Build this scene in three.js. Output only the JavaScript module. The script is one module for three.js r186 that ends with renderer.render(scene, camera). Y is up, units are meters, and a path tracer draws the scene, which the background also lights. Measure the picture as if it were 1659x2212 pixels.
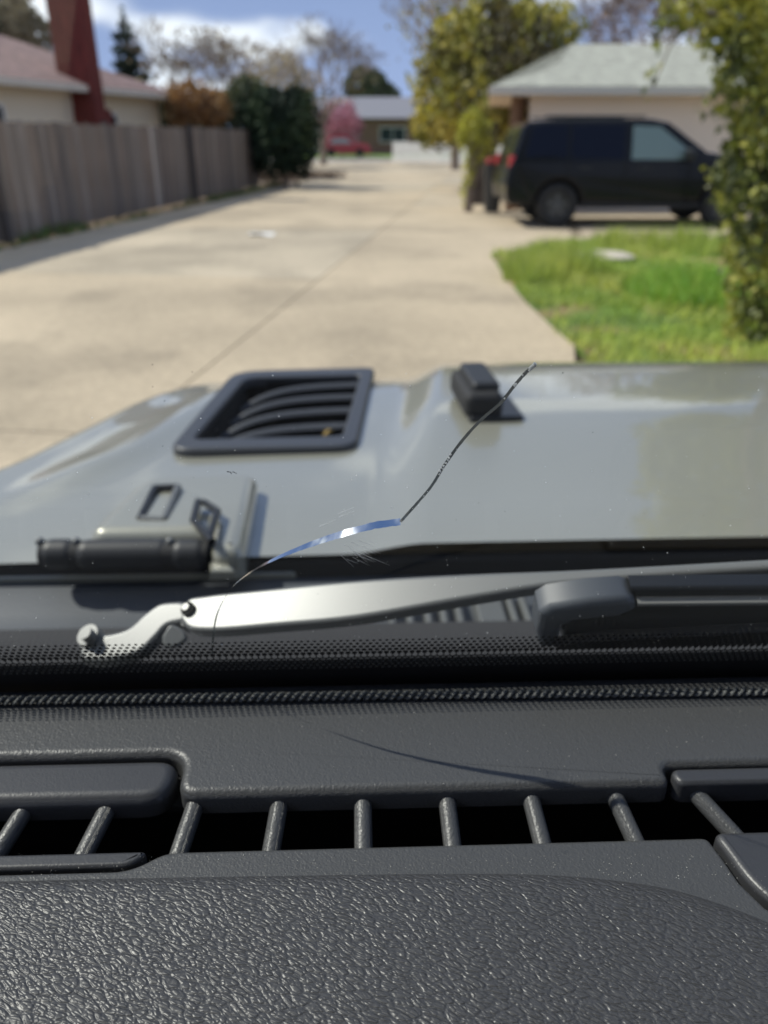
import * as THREE from 'three';
import { mergeGeometries } from 'three/addons/utils/BufferGeometryUtils.js';
import { RoundedBoxGeometry } from 'three/addons/geometries/RoundedBoxGeometry.js';

// ---------------------------------------------------------------- camera, sky, sun, exposure
const scene = new THREE.Scene();
const EYE = 1.42, PITCH = 25.8, YAW = 1.85;                        // metres, degrees
const rad = THREE.MathUtils.degToRad;
const camera = new THREE.PerspectiveCamera(67, 0.75, 0.01, 600);
camera.position.set(0, EYE, 0);
camera.rotation.set(-rad(PITCH), -rad(YAW), 0, 'YXZ');
camera.focus = 0.182;
camera.userData.fStop = 13.5;
scene.add(camera);
camera.updateMatrixWorld();

function rng(seed) { let s = seed >>> 0; return () => { s = (s + 0x6D2B79F5) >>> 0; let t = s; t = Math.imul(t ^ (t >>> 15), t | 1); t ^= t + Math.imul(t ^ (t >>> 7), t | 61); return ((t ^ (t >>> 14)) >>> 0) / 4294967296; }; }
const hash3 = (x, y, z) => { let h = Math.imul(x, 374761393) ^ Math.imul(y, 668265263) ^ Math.imul(z, 2147483647 & 0x5bd1e995); h = Math.imul(h ^ (h >>> 13), 1274126177); return ((h ^ (h >>> 16)) >>> 0) / 4294967296; };
const fade = t => t * t * (3 - 2 * t), lerp = (a, b, t) => a + (b - a) * t, clamp = (x, a = 0, b = 1) => Math.min(b, Math.max(a, x));
const smooth = (a, b, x) => fade(clamp((x - a) / (b - a)));
function vnoise(x, y, px, py, seed) {                              // value noise, periodic when px, py given
  const xi = Math.floor(x), yi = Math.floor(y), fx = fade(x - xi), fy = fade(y - yi);
  const w = (v, p) => p ? ((v % p) + p) % p : v;
  const x0 = w(xi, px), x1 = w(xi + 1, px), y0 = w(yi, py), y1 = w(yi + 1, py);
  return lerp(lerp(hash3(x0, y0, seed), hash3(x1, y0, seed), fx), lerp(hash3(x0, y1, seed), hash3(x1, y1, seed), fx), fy);
}
function fbm(x, y, oct, p, seed) { let a = 0.5, s = 0, n = 0; for (let o = 0; o < oct; o++) { s += a * vnoise(x, y, p, p, seed + o); n += a; x *= 2; y *= 2; if (p) p *= 2; a *= 0.5; } return s / n; }

const SUN = new THREE.Vector3(-0.63, 0.75, -0.20).normalize();
{
  const W = 1024, H = 512, d = new Float32Array(W * H * 4);
  for (let j = 0; j < H; j++) for (let i = 0; i < W; i++) {
    const el = ((j + 0.5) / H - 0.5) * Math.PI, az = ((i + 0.5) / W - 0.5) * 2 * Math.PI;
    const y = Math.sin(el), x = Math.cos(el) * Math.cos(az), z = Math.cos(el) * Math.sin(az);
    const up = Math.max(y, 0), k = Math.pow(1 - up, 3.0);
    let r = lerp(0.13, 0.46, k), g = lerp(0.23, 0.58, k), b = lerp(0.50, 0.92, k);
    const q = 1 / (up + 0.22);
    const n = fbm(x * q * 1.7 + 40.98, z * q * 1.7 + 55.28, 6, 0, 11);
    const c = smooth(0.52, 0.67, n) * smooth(0.0, 0.06, y);
    const body = lerp(1.35, 1.05, smooth(0.6, 0.82, n));
    r = lerp(r, 1.02 * body, c * 0.88); g = lerp(g, 1.05 * body, c * 0.88); b = lerp(b, 1.10 * body, c * 0.88);
    const o = (j * W + i) * 4; d[o] = r; d[o + 1] = g; d[o + 2] = b; d[o + 3] = 1;
  }
  const sky = new THREE.DataTexture(d, W, H, THREE.RGBAFormat, THREE.FloatType);
  sky.mapping = THREE.EquirectangularReflectionMapping; sky.magFilter = sky.minFilter = THREE.LinearFilter; sky.needsUpdate = true;
  scene.background = sky; scene.environment = sky; scene.backgroundIntensity = 0.82; scene.environmentIntensity = 0.82;
}
const sun = new THREE.DirectionalLight(new THREE.Color(1, 0.95, 0.86), 4.4);
sun.position.copy(SUN).multiplyScalar(60); sun.target.position.set(0, 0, -15); sun.position.add(sun.target.position);
sun.castShadow = true; sun.shadow.mapSize.set(4096, 4096);
Object.assign(sun.shadow.camera, { left: -45, right: 45, top: 45, bottom: -45, near: 1, far: 160 });
scene.add(sun, sun.target);

const renderer = new THREE.WebGLRenderer({ antialias: true });
renderer.toneMapping = THREE.LinearToneMapping;
renderer.toneMappingExposure = 1.12;
renderer.shadowMap.enabled = true;

// ---------------------------------------------------------------- measuring and building helpers
// The photograph was measured on a 1659 x 2212 grid; a sight line through a grid point is cut with a real plane to give metres.
const FPX = 1106 / Math.tan(rad(33.5));
const V3 = (x, y, z) => new THREE.Vector3(x, y, z);
function sight(px, py) { return V3((px - 829.5) / FPX, (1106 - py) / FPX, -1).applyQuaternion(camera.quaternion); }
const onY = (px, py, y = 0) => { const r = sight(px, py); return r.multiplyScalar((y - EYE) / r.y).add(camera.position); };
const onZ = (px, py, z) => { const r = sight(px, py); return r.multiplyScalar(z / r.z).add(camera.position); };
const onPlane = (px, py, n, p0) => { const r = sight(px, py); return r.multiplyScalar(n.dot(p0.clone().sub(camera.position)) / n.dot(r)).add(camera.position); };

const names = new Map();
function numbered(n) { const k = names.get(n) || 0; names.set(n, k + 1); return k ? `${n}_${String(k).padStart(3, '0')}` : n; }
function thing(name, label, category, pos = [0, 0, 0], turn = 0, group) {
  const o = new THREE.Group(); o.name = numbered(name); o.position.set(...pos); o.rotation.y = turn; o.userData = { label, category };
  if (group) o.userData.group = group; scene.add(o); return o;
}
function sub(name, parent) { const o = new THREE.Group(); o.name = name; parent.add(o); return o; }
function part(name, geo, mat, parent, label) {
  const m = new THREE.Mesh(Array.isArray(geo) ? join(geo) : geo, mat); m.name = name; parent.add(m);
  if (label) m.userData.label = label; return m;
}
function struct(name, geo, mat, label) { const m = part(numbered(name), geo, mat, scene); m.userData = { kind: 'structure', label }; return m; }
function join(list) {
  return mergeGeometries(list.map(g => { g = g.index ? g.toNonIndexed() : g; for (const k of Object.keys(g.attributes)) if (!['position', 'normal', 'uv'].includes(k)) g.deleteAttribute(k); return g; }));
}
const box = (w, h, d, x = 0, y = 0, z = 0) => new THREE.BoxGeometry(w, h, d).translate(x, y, z);
const rbox = (w, h, d, r, x = 0, y = 0, z = 0) => new RoundedBoxGeometry(w, h, d, 2, r).translate(x, y, z);
const toLocal = (root, p) => { root.updateMatrixWorld(); return root.worldToLocal(p.clone()); };
// a slab whose outline is given as [x, z], its top at y = 0, with a quarter-round upper edge of radius bevel
function slab(pts, thick, bevel = 0, holes = [], seg = 6) {
  const pos = [], nor = [], rings = [pts, ...holes].map((ring, h) => {
    let a = ring.filter((p, i) => { const q = ring[(i + 1) % ring.length]; return Math.hypot(p[0] - q[0], p[1] - q[1]) > 1e-6; }).map(p => new THREE.Vector2(p[0], -p[1]));
    if ((THREE.ShapeUtils.area(a) > 0) === (h > 0)) a.reverse(); return a;                      // the outline runs anticlockwise, holes clockwise
  });
  const inner = [], tri = (a, b, c, na, nb, nc) => { pos.push(...a, ...b, ...c); nor.push(...na, ...nb, ...nc); };
  for (const a of rings) {
    const n = a.length, out = a.map((p, i) => { const q = a[(i + 1) % n], d = q.clone().sub(p).normalize(); return new THREE.Vector2(d.y, -d.x); });   // outward normal of edge i
    const miter = a.map((p, i) => { const e = out[(i + n - 1) % n], f = out[i], m = e.clone().add(f); const L = m.lengthSq(); return m.multiplyScalar(L > 0.5 ? 2 / L : 1); });
    const nrm = (i, edge) => { const e = out[(i + n - 1) % n], f = out[i]; return e.dot(f) > 0.76 ? e.clone().add(f).normalize() : out[edge]; };
    const P = (i, k) => { const t = k / seg * Math.PI / 2, ins = bevel * (1 - Math.cos(t)); return [a[i].x - miter[i].x * ins, bevel ? -bevel + bevel * Math.sin(t) : 0, -(a[i].y - miter[i].y * ins)]; };
    const N = (i, e, k) => { const t = bevel ? k / seg * Math.PI / 2 : 0, v = nrm(i, e); return [v.x * Math.cos(t), Math.sin(t), -v.y * Math.cos(t)]; };
    for (let i = 0; i < n; i++) {
      const j = (i + 1) % n, low = m => [a[m].x, -thick, -a[m].y];
      tri(low(i), low(j), P(j, 0), N(i, i, 0), N(j, i, 0), N(j, i, 0)); tri(low(i), P(j, 0), P(i, 0), N(i, i, 0), N(j, i, 0), N(i, i, 0));
      if (bevel) for (let k = 0; k < seg; k++) { tri(P(i, k), P(j, k), P(j, k + 1), N(i, i, k), N(j, i, k), N(j, i, k + 1)); tri(P(i, k), P(j, k + 1), P(i, k + 1), N(i, i, k), N(j, i, k + 1), N(i, i, k + 1)); }
    }
    inner.push(a.map((p, i) => { const q = P(i, bevel ? seg : 0); return new THREE.Vector2(q[0], -q[2]); }));
  }
  const flat = inner.flat(); for (const f of THREE.ShapeUtils.triangulateShape(inner[0], inner.slice(1))) { const [A, B, C] = f.map(k => [flat[k].x, 0, -flat[k].y]); tri(A, B, C, [0, 1, 0], [0, 1, 0], [0, 1, 0]); }
  const base = rings.flat(); for (const f of THREE.ShapeUtils.triangulateShape(rings[0], rings.slice(1))) { const [A, B, C] = f.map(k => [base[k].x, -thick, -base[k].y]); tri(A, C, B, [0, -1, 0], [0, -1, 0], [0, -1, 0]); }
  const g = new THREE.BufferGeometry(); g.setAttribute('position', new THREE.Float32BufferAttribute(pos, 3)); g.setAttribute('normal', new THREE.Float32BufferAttribute(nor, 3));
  return worldUV(g);
}
function worldUV(g) {                                               // uv in metres from the shape's own top view or side view
  const p = g.attributes.position, n = g.attributes.normal, uv = new Float32Array(p.count * 2);
  for (let i = 0; i < p.count; i++) {
    const ax = Math.abs(n.getX(i)), ay = Math.abs(n.getY(i)), az = Math.abs(n.getZ(i));
    if (ay >= ax && ay >= az) { uv[2 * i] = p.getX(i); uv[2 * i + 1] = p.getZ(i); }
    else if (ax > az) { uv[2 * i] = p.getZ(i); uv[2 * i + 1] = p.getY(i); } else { uv[2 * i] = p.getX(i); uv[2 * i + 1] = p.getY(i); }
  }
  g.setAttribute('uv', new THREE.BufferAttribute(uv, 2)); return g;
}
// round the corners of an [x, z] polygon: pts entries [x, z, r]
function rounded(pts, seg = 6) {
  const out = [], n = pts.length;
  for (let i = 0; i < n; i++) {
    const [x, z, r = 0] = pts[i]; if (!r) { out.push([x, z]); continue; }
    const a = pts[(i + n - 1) % n], b = pts[(i + 1) % n];
    const la = Math.hypot(a[0] - x, a[1] - z), lb = Math.hypot(b[0] - x, b[1] - z), t = Math.min(r, la * 0.48, lb * 0.48);
    const p = [x + (a[0] - x) / la * t, z + (a[1] - z) / la * t], q = [x + (b[0] - x) / lb * t, z + (b[1] - z) / lb * t];
    for (let k = 0; k <= seg; k++) { const u = k / seg, v = 1 - u; out.push([v * v * p[0] + 2 * u * v * x + u * u * q[0], v * v * p[1] + 2 * u * v * z + u * u * q[1]]); }
  }
  return out;
}
function gridGeo(nu, nv, f, uvf) {                                   // f(u, v) -> Vector3
  const pos = [], uv = [], idx = [];
  for (let j = 0; j <= nv; j++) for (let i = 0; i <= nu; i++) { const p = f(i / nu, j / nv); pos.push(p.x, p.y, p.z); const q = uvf ? uvf(p, i / nu, j / nv) : [p.x, p.z]; uv.push(q[0], q[1]); }
  for (let j = 0; j < nv; j++) for (let i = 0; i < nu; i++) { const a = j * (nu + 1) + i, b = a + 1, c = a + nu + 1, d = c + 1; idx.push(a, b, c, b, d, c); }
  const g = new THREE.BufferGeometry(); g.setAttribute('position', new THREE.Float32BufferAttribute(pos, 3)); g.setAttribute('uv', new THREE.Float32BufferAttribute(uv, 2)); g.setIndex(idx); g.computeVertexNormals(); return g;
}
function rod(a, b, ra, rb = ra, sides = 8) {                         // tapered bar from a to b
  const d = b.clone().sub(a), L = d.length(), g = new THREE.CylinderGeometry(rb, ra, L, sides, 1);
  g.applyQuaternion(new THREE.Quaternion().setFromUnitVectors(V3(0, 1, 0), d.divideScalar(L))); const m = a.clone().add(b).multiplyScalar(0.5); return g.translate(m.x, m.y, m.z);
}
function poly(faces) {                                               // flat faces, each a list of points
  const pos = []; for (const f of faces) for (let i = 1; i + 1 < f.length; i++) for (const p of [f[0], f[i], f[i + 1]]) pos.push(p.x, p.y, p.z);
  const g = new THREE.BufferGeometry(); g.setAttribute('position', new THREE.Float32BufferAttribute(pos, 3)); g.computeVertexNormals(); return worldUV(g);
}

// ---------------------------------------------------------------- textures
function tex(size, f, srgb, rep = 1) {                               // f(u, v) -> [r, g, b] in 0..1
  const [w, h] = Array.isArray(size) ? size : [size, size], d = new Uint8Array(w * h * 4);
  for (let j = 0; j < h; j++) for (let i = 0; i < w; i++) { const c = f(i / w, j / h), o = (j * w + i) * 4; for (let k = 0; k < 3; k++) d[o + k] = clamp(Array.isArray(c) ? c[k] : c) * 255; d[o + 3] = 255; }
  const t = new THREE.DataTexture(d, w, h); t.wrapS = t.wrapT = THREE.RepeatWrapping; t.magFilter = THREE.LinearFilter; t.minFilter = THREE.LinearFilter; t.colorSpace = srgb ? THREE.SRGBColorSpace : THREE.NoColorSpace; t.repeat.set(rep, rep); t.needsUpdate = true; return t;
}
const tint = (base, amp, freq, seed, fine = 0.04) => (u, v) => { const a = fbm(u * freq, v * freq, 5, freq, seed) - 0.5, b = vnoise(u * 128, v * 128, 128, 128, seed + 9) - 0.5; return base.map((c, k) => c * (1 + amp * 2 * a + fine * 2 * b)); };
const concreteMap = tex(512, (u, v) => {
  const a = fbm(u * 4, v * 4, 6, 4, 3) - 0.5, st = smooth(0.5, 0.72, fbm(u * 7 + 3, v * 7, 6, 7, 21)), f = vnoise(u * 200, v * 200, 200, 200, 5) - 0.5;
  const m = 1 + 0.26 * a + 0.10 * f - 0.09 * st; return [0.715 * m, 0.655 * m, 0.565 * m];
}, true, 0.16);
const concreteBump = tex(256, (u, v) => fbm(u * 32, v * 32, 3, 32, 8), false, 1.5);
const grainBump = tex(512, (u, v) => 0.5 * fbm(u * 70, v * 70, 2, 70, 4) + 0.5 * vnoise(u * 160, v * 160, 160, 160, 6), false, 18);
function worley(x, y, px, py, seed) {
  let f1 = 9, f2 = 9; const xi = Math.floor(x), yi = Math.floor(y);
  for (let j = -1; j <= 1; j++) for (let i = -1; i <= 1; i++) {
    const cx = xi + i, cy = yi + j, wx = ((cx % px) + px) % px, wy = ((cy % py) + py) % py;
    const dx = cx + hash3(wx, wy, seed) - x, dy = cy + hash3(wx, wy, seed + 1) - y, d = Math.hypot(dx, dy);
    if (d < f1) { f2 = f1; f1 = d; } else if (d < f2) f2 = d;
  }
  return f2 - f1;
}
// leather: rounded pebbles parted by creases, in a 0.16 m tile
const leatherBump = tex(1536, (u, v) => {
  const wx = fbm(u * 20, v * 20, 3, 20, 31) - 0.5, wy = fbm(u * 20, v * 20, 3, 20, 41) - 0.5;
  const x = u + 0.011 * wx, y = v + 0.011 * wy, sx = x - y, sy = y;   // sheared cells run diagonally
  const a = 1 - smooth(0.0, 0.42, worley(sx * 54, sy * 80, 54, 80, 51)), b = 1 - smooth(0, 0.5, worley((x - y) * 118, y * 150, 118, 150, 61));
  return 0.52 * a + 0.26 * b + 0.22 * fbm(u * 60, v * 60, 2, 60, 71);
}, false, 1 / 0.16);

// ---------------------------------------------------------------- materials
const std = (c, roughness = 0.8, o = {}) => new THREE.MeshStandardMaterial({ color: new THREE.Color().setRGB(...c), roughness, side: THREE.DoubleSide, ...o });
const M = {
  concrete: std([0.95, 0.94, 0.92], 0.92, { map: concreteMap, bumpMap: concreteBump, bumpScale: 0.004 }),
  concrete2: std([0.93, 0.95, 0.97], 0.92, { map: concreteMap, bumpMap: concreteBump, bumpScale: 0.004 }),
  soil: std([1, 1, 1], 1, { map: tex(256, tint([0.46, 0.39, 0.31], 0.35, 6, 13), true, 0.5) }),
  turf: std([1, 1, 1], 1, { map: tex(256, (u, v) => { const a = fbm(u * 6, v * 6, 5, 6, 17), d = smooth(0.52, 0.68, fbm(u * 5 + 9, v * 5, 4, 5, 27)); return [lerp(0.36, 0.56, d) * (0.7 + 0.6 * a), lerp(0.46, 0.48, d) * (0.7 + 0.6 * a), lerp(0.15, 0.33, d) * (0.7 + 0.6 * a)]; }, true, 0.3) }),
  asphalt: std([1, 1, 1], 0.95, { map: tex(256, tint([0.60, 0.58, 0.56], 0.2, 6, 19), true, 0.3) }),
  cream: std([0.80, 0.71, 0.55], 0.9, { bumpMap: concreteBump, bumpScale: 0.004 }),
  creamR: std([0.84, 0.71, 0.58], 0.9, { bumpMap: concreteBump, bumpScale: 0.004 }),
  trim: std([0.70, 0.64, 0.54], 0.7),
  roofBrown: std([1, 1, 1], 0.95, { map: tex(256, tint([0.50, 0.41, 0.40], 0.25, 16, 23, 0.15), true, 0.5) }),
  roofGrey: std([1, 1, 1], 0.95, { map: tex(256, tint([0.63, 0.63, 0.585], 0.15, 16, 29, 0.1), true, 0.5) }),
  brick: std([1, 1, 1], 0.92, { map: tex(256, tint([0.43, 0.20, 0.175], 0.3, 24, 37, 0.2), true, 1.2) }),
  fence: [0, 1, 2, 3].map(k => std([[0.27, 0.225, 0.19], [0.36, 0.305, 0.265], [0.205, 0.17, 0.15], [0.30, 0.235, 0.19]][k], 0.95, { map: tex([64, 256], (u, v) => 0.78 + 0.5 * (fbm(u * 12, v * 3, 4, 0, 43 + k) - 0.5) + 0.2 * vnoise(u * 40, v * 6, 0, 0, 3 + k), true, 1) })),
  fenceLight: std([0.48, 0.44, 0.40], 0.95), fencePost: std([0.07, 0.06, 0.058], 0.95),
  white: std([0.78, 0.78, 0.76], 0.6), bark: std([0.22, 0.175, 0.14], 0.95), barkPale: std([0.36, 0.30, 0.24], 0.95),
  glassDark: std([0.02, 0.035, 0.04], 0.08), stone: std([0.52, 0.46, 0.38], 0.9),
  paint: new THREE.MeshPhysicalMaterial({ color: new THREE.Color().setRGB(0.315, 0.31, 0.255), roughness: 0.34, metalness: 0.25, clearcoat: 1, clearcoatRoughness: 0.02, side: THREE.DoubleSide }),
  blackGloss: std([0.012, 0.013, 0.014], 0.32), blackPlastic: std([0.022, 0.023, 0.025], 0.5), rubber: std([0.016, 0.016, 0.017], 0.75),
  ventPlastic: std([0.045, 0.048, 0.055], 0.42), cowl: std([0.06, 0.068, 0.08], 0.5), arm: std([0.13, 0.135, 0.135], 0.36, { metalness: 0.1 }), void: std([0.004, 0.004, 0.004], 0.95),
  dash: std([0.060, 0.061, 0.062], 0.42, { bumpMap: grainBump, bumpScale: 0.00016 }),
  dashSmooth: std([0.042, 0.043, 0.047], 0.40, { bumpMap: grainBump, bumpScale: 0.00005 }),
  leather: std([0.050, 0.050, 0.052], 0.40, { bumpMap: leatherBump, bumpScale: 0.00034 }),
  cord: std([0.075, 0.078, 0.075], 0.55),
  dust: std([0.55, 0.54, 0.50], 0.9), haze: new THREE.MeshPhysicalMaterial({ color: new THREE.Color().setRGB(0.85, 0.86, 0.86), roughness: 1, transmission: 0.6, thickness: 0, side: THREE.DoubleSide }),
  interior: std([0.03, 0.03, 0.032], 0.9),
  glass: new THREE.MeshPhysicalMaterial({ color: new THREE.Color().setRGB(0.93, 0.965, 0.95), roughness: 0, transmission: 1, thickness: 0, ior: 1.5, side: THREE.DoubleSide }),
  crack: std([0.66, 0.69, 0.73], 0.08, { metalness: 1 }),
};

// ================================================================ the setting
const RY = rad(9.3), RO = V3(-0.976, 0, -5.687);                     // the driveway runs 9.3 degrees to the right
const rx = V3(Math.cos(RY), 0, Math.sin(RY)), rz = V3(Math.sin(RY), 0, -Math.cos(RY));
const road = (u, v, y = 0) => RO.clone().addScaledVector(rx, u).addScaledVector(rz, v).setY(y);
struct('ground', slab([[-400, 60], [400, 60], [400, -500], [-400, -500]], 0.5).translate(0, -0.06, 0), M.soil);
const tip = onY(1060, 548), low = onY(1240, 745);
{
  const drive = new THREE.Group(); drive.name = 'driveway'; drive.userData = { kind: 'structure' }; scene.add(drive);
  const quad = (u0, u1, v0, v1) => [road(u0, v0), road(u1, v0), road(u1, v1), road(u0, v1)].map(p => [p.x, p.z]);
  const g = 0.006; let n = 0;
  for (let v = -12; v < 50; v += 5.1) {
    part('slab', slab(quad(-5.0, -g, v + g, v + 5.1 - g), 0.05, 0.004), n % 3 ? M.concrete : M.concrete2, drive);
    if (v > 6 || v < -5) part('slab', slab(quad(g, v > 6 ? 3.4 : 2.2, v + g, v + 5.1 - g), 0.05, 0.004), n % 2 ? M.concrete2 : M.concrete, drive); n++;
  }
  for (let k = 0; k < 2; k++) for (let m = 0; m < 2; m++) part('slab', slab(quad(-15.2 + k * 5.1, -10.12 + k * 5.1, 34.5 + m * 7.5, 41.98 + m * 7.5), 0.05, 0.004), (k + m) % 2 ? M.concrete : M.concrete2, drive);
  // the slabs beside the lawn follow its curved edge
  const e = [[1240, 745], [1195, 708], [1135, 652], [1090, 598], [1060, 548]].map(q => onY(...q)), e0 = road(2.0, -6.9);
  const a = road(g, -6.9), b = road(g, 8.4 - g), c = road(3.4, 8.4 - g);
  part('slab', slab([[a.x, a.z], [e0.x, e0.z], ...e.map(p => [p.x, p.z]), [3.3, -12.4], [c.x, c.z], [b.x, b.z]], 0.05), M.concrete, drive);
  // parking pad under the dark car
  for (let k = 0; k < 3; k++) part('slab', slab([[3.31 + k * 4, -12.42], [7.29 + k * 4, -12.42], [7.29 + k * 4, -17.6], [3.31 + k * 4 + (k ? 0 : 1.1), -17.6]], 0.05, 0.004), k % 2 ? M.concrete2 : M.concrete, drive);
}
struct('street', slab([[-120, -57.5], [120, -57.5], [120, -64], [-120, -64]], 0.05).translate(0, -0.012, 0), M.asphalt);
struct('kerb', slab([[-120, -64.02], [120, -64.02], [120, -64.3], [-120, -64.3]], 0.3, 0.02).translate(0, 0.1, 0), M.concrete);
struct('far_lawn', slab([[-120, -64.32], [120, -64.32], [120, -92], [-120, -92]], 0.2).translate(0, 0.09, 0), std([0.16, 0.28, 0.055], 1));
{
  const e = [[1240, 745], [1195, 708], [1135, 652], [1090, 598], [1060, 548]].map(q => onY(...q));
  const pts = [[1.9, 2], ...e.map(p => [p.x + 0.006, p.z]), [3.3, -12.38], [18, -12.38], [18, 2]];
  struct('lawn', slab(pts, 0.05).translate(0, 0.004, 0), M.turf);
  const shape = pts, inside = (x, z) => { let c = false; for (let i = 0, j = shape.length - 1; i < shape.length; j = i++) { const [xi, zi] = shape[i], [xj, zj] = shape[j]; if ((zi > z) !== (zj > z) && x < (xj - xi) * (z - zi) / (zj - zi) + xi) c = !c; } return c; };
  const r = rng(5), pos = [], col = [];
  const blade = (x, z, h, w, a, lean, c) => {
    const dx = Math.cos(a) * w, dz = Math.sin(a) * w, lx = -Math.sin(a) * lean, lz = Math.cos(a) * lean;
    pos.push(x - dx, 0, z - dz, x + dx, 0, z + dz, x + lx, h, z + lz); for (let k = 0; k < 3; k++) col.push(...c);
  };
  for (let i = 0; i < 60000; i++) {
    const x = 1.3 + Math.pow(r(), 1.3) * 8.5, z = -2.5 - r() * 9.95; if (!inside(x + 0.16 * (fbm(z * 4, x * 4, 3, 0, 76) - 0.42), z + 0.1 * (r() - 0.5))) continue;
    const bare = smooth(0.55, 0.66, fbm(x * 0.9 + 4, z * 0.9, 4, 0, 77)); if (r() < bare * 0.85) continue;
    const clump = smooth(0.56, 0.70, fbm(x * 0.8 + 20, z * 0.8 + 5, 3, 0, 78)), y = fbm(x * 1.3, z * 1.3, 3, 0, 79), t = r();
    const c = [lerp(0.26, 0.52, y) * (0.7 + 0.6 * t), lerp(0.40, 0.54, y) * (0.75 + 0.5 * t), lerp(0.05, 0.10, y)];
    blade(x, z, (0.05 + 0.06 * r()) * (1 + 2.2 * clump), 0.006 + 0.006 * r(), r() * 6.3, 0.04 + 0.06 * r() * (1 + clump), c);
  }
  const tall = onY(1510, 640);
  for (let i = 0; i < 2600; i++) { const a = r() * 6.28, d = Math.sqrt(r()); blade(tall.x + Math.cos(a) * d * 0.75, tall.z + Math.sin(a) * d * 0.8, 0.14 + 0.24 * r() * (1.2 - d), 0.010, r() * 6.3, 0.05 + r() * 0.1, [0.20 + 0.16 * r(), 0.38 + 0.16 * r(), 0.05]); }
  const g = new THREE.BufferGeometry(); g.setAttribute('position', new THREE.Float32BufferAttribute(pos, 3)); g.setAttribute('color', new THREE.Float32BufferAttribute(col, 3)); g.computeVertexNormals();
  const m = part('grass', g, new THREE.MeshPhysicalMaterial({ vertexColors: true, roughness: 0.9, side: THREE.DoubleSide, transmission: 0.35, thickness: 0 }), scene);
  m.userData = { kind: 'stuff', label: 'bright green grass on the lawn right of the driveway', category: 'grass' };
}
{ // weeds and litter along the foot of the fence
  const r = rng(9), pos = [], col = [];
  for (let i = 0; i < 5000; i++) {
    const v = -1 + r() * 23, u = -5.32 + Math.pow(r(), 1.6) * 0.42, p = road(u, v), d = smooth(0.45, 0.6, fbm(v * 0.8, u * 2, 3, 0, 91)); if (r() > 0.25 + d) continue;
    const h = (0.03 + 0.12 * r()) * (0.4 + d), w = 0.012 + 0.02 * r(), a = r() * 6.3, leaf = r() < 0.3;
    pos.push(p.x - Math.cos(a) * w, 0, p.z - Math.sin(a) * w, p.x + Math.cos(a) * w, 0, p.z + Math.sin(a) * w, p.x + (r() - 0.5) * 0.15, leaf ? 0.03 : h, p.z + (r() - 0.5) * 0.15);
    const c = leaf ? [0.22, 0.15, 0.08] : [0.07 + 0.05 * r(), 0.11 + 0.06 * r(), 0.035]; for (let k = 0; k < 3; k++) col.push(...c);
  }
  const g = new THREE.BufferGeometry(); g.setAttribute('position', new THREE.Float32BufferAttribute(pos, 3)); g.setAttribute('color', new THREE.Float32BufferAttribute(col, 3)); g.computeVertexNormals();
  const m = part('weeds', g, std([1, 1, 1], 0.95, { vertexColors: true }), scene); m.userData = { kind: 'stuff', label: 'straggly weeds and dry leaves along the wooden fence foot', category: 'weeds' };
}

// ---------------------------------------------------------------- wooden fence on the left
{
  const F0 = onY(0, 530), F1 = onY(560, 402), dir = F1.clone().sub(F0), len = dir.length(); dir.divideScalar(len);
  const f = thing('wooden_fence', 'weathered grey brown board fence along left side of driveway', 'fence', [F0.x, 0, F0.z], Math.atan2(-dir.z, dir.x));
  const r = rng(3), geos = [0, 1, 2].map(k => box(0.138, 1.60 + 0.015 * k, 0.02, 0, 0.83 + 0.0075 * k, 0));
  for (let s = -5; s < len; s += 0.148) {
    const m = part('board', geos[Math.floor(r() * 3)], Math.abs(s - 6.6) < 0.08 ? M.fenceLight : M.fence[Math.floor(r() * 4)], f);
    m.position.set(s, 0, (r() - 0.5) * 0.012); m.rotation.z = (r() - 0.5) * 0.008;
  }
  for (const s of [-4.1, 0.15, 4.4, 8.9, 13.4]) part('post', box(0.13, 1.7, 0.1, s, 0.85, s === 0.15 || s === 8.9 ? 0.07 : -0.07), M.fencePost, f);
  for (const y of [0.35, 1.35]) part('rail', box(len + 5, 0.09, 0.04, (len - 5) / 2, y, -0.035), M.fencePost, f);
}
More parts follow.
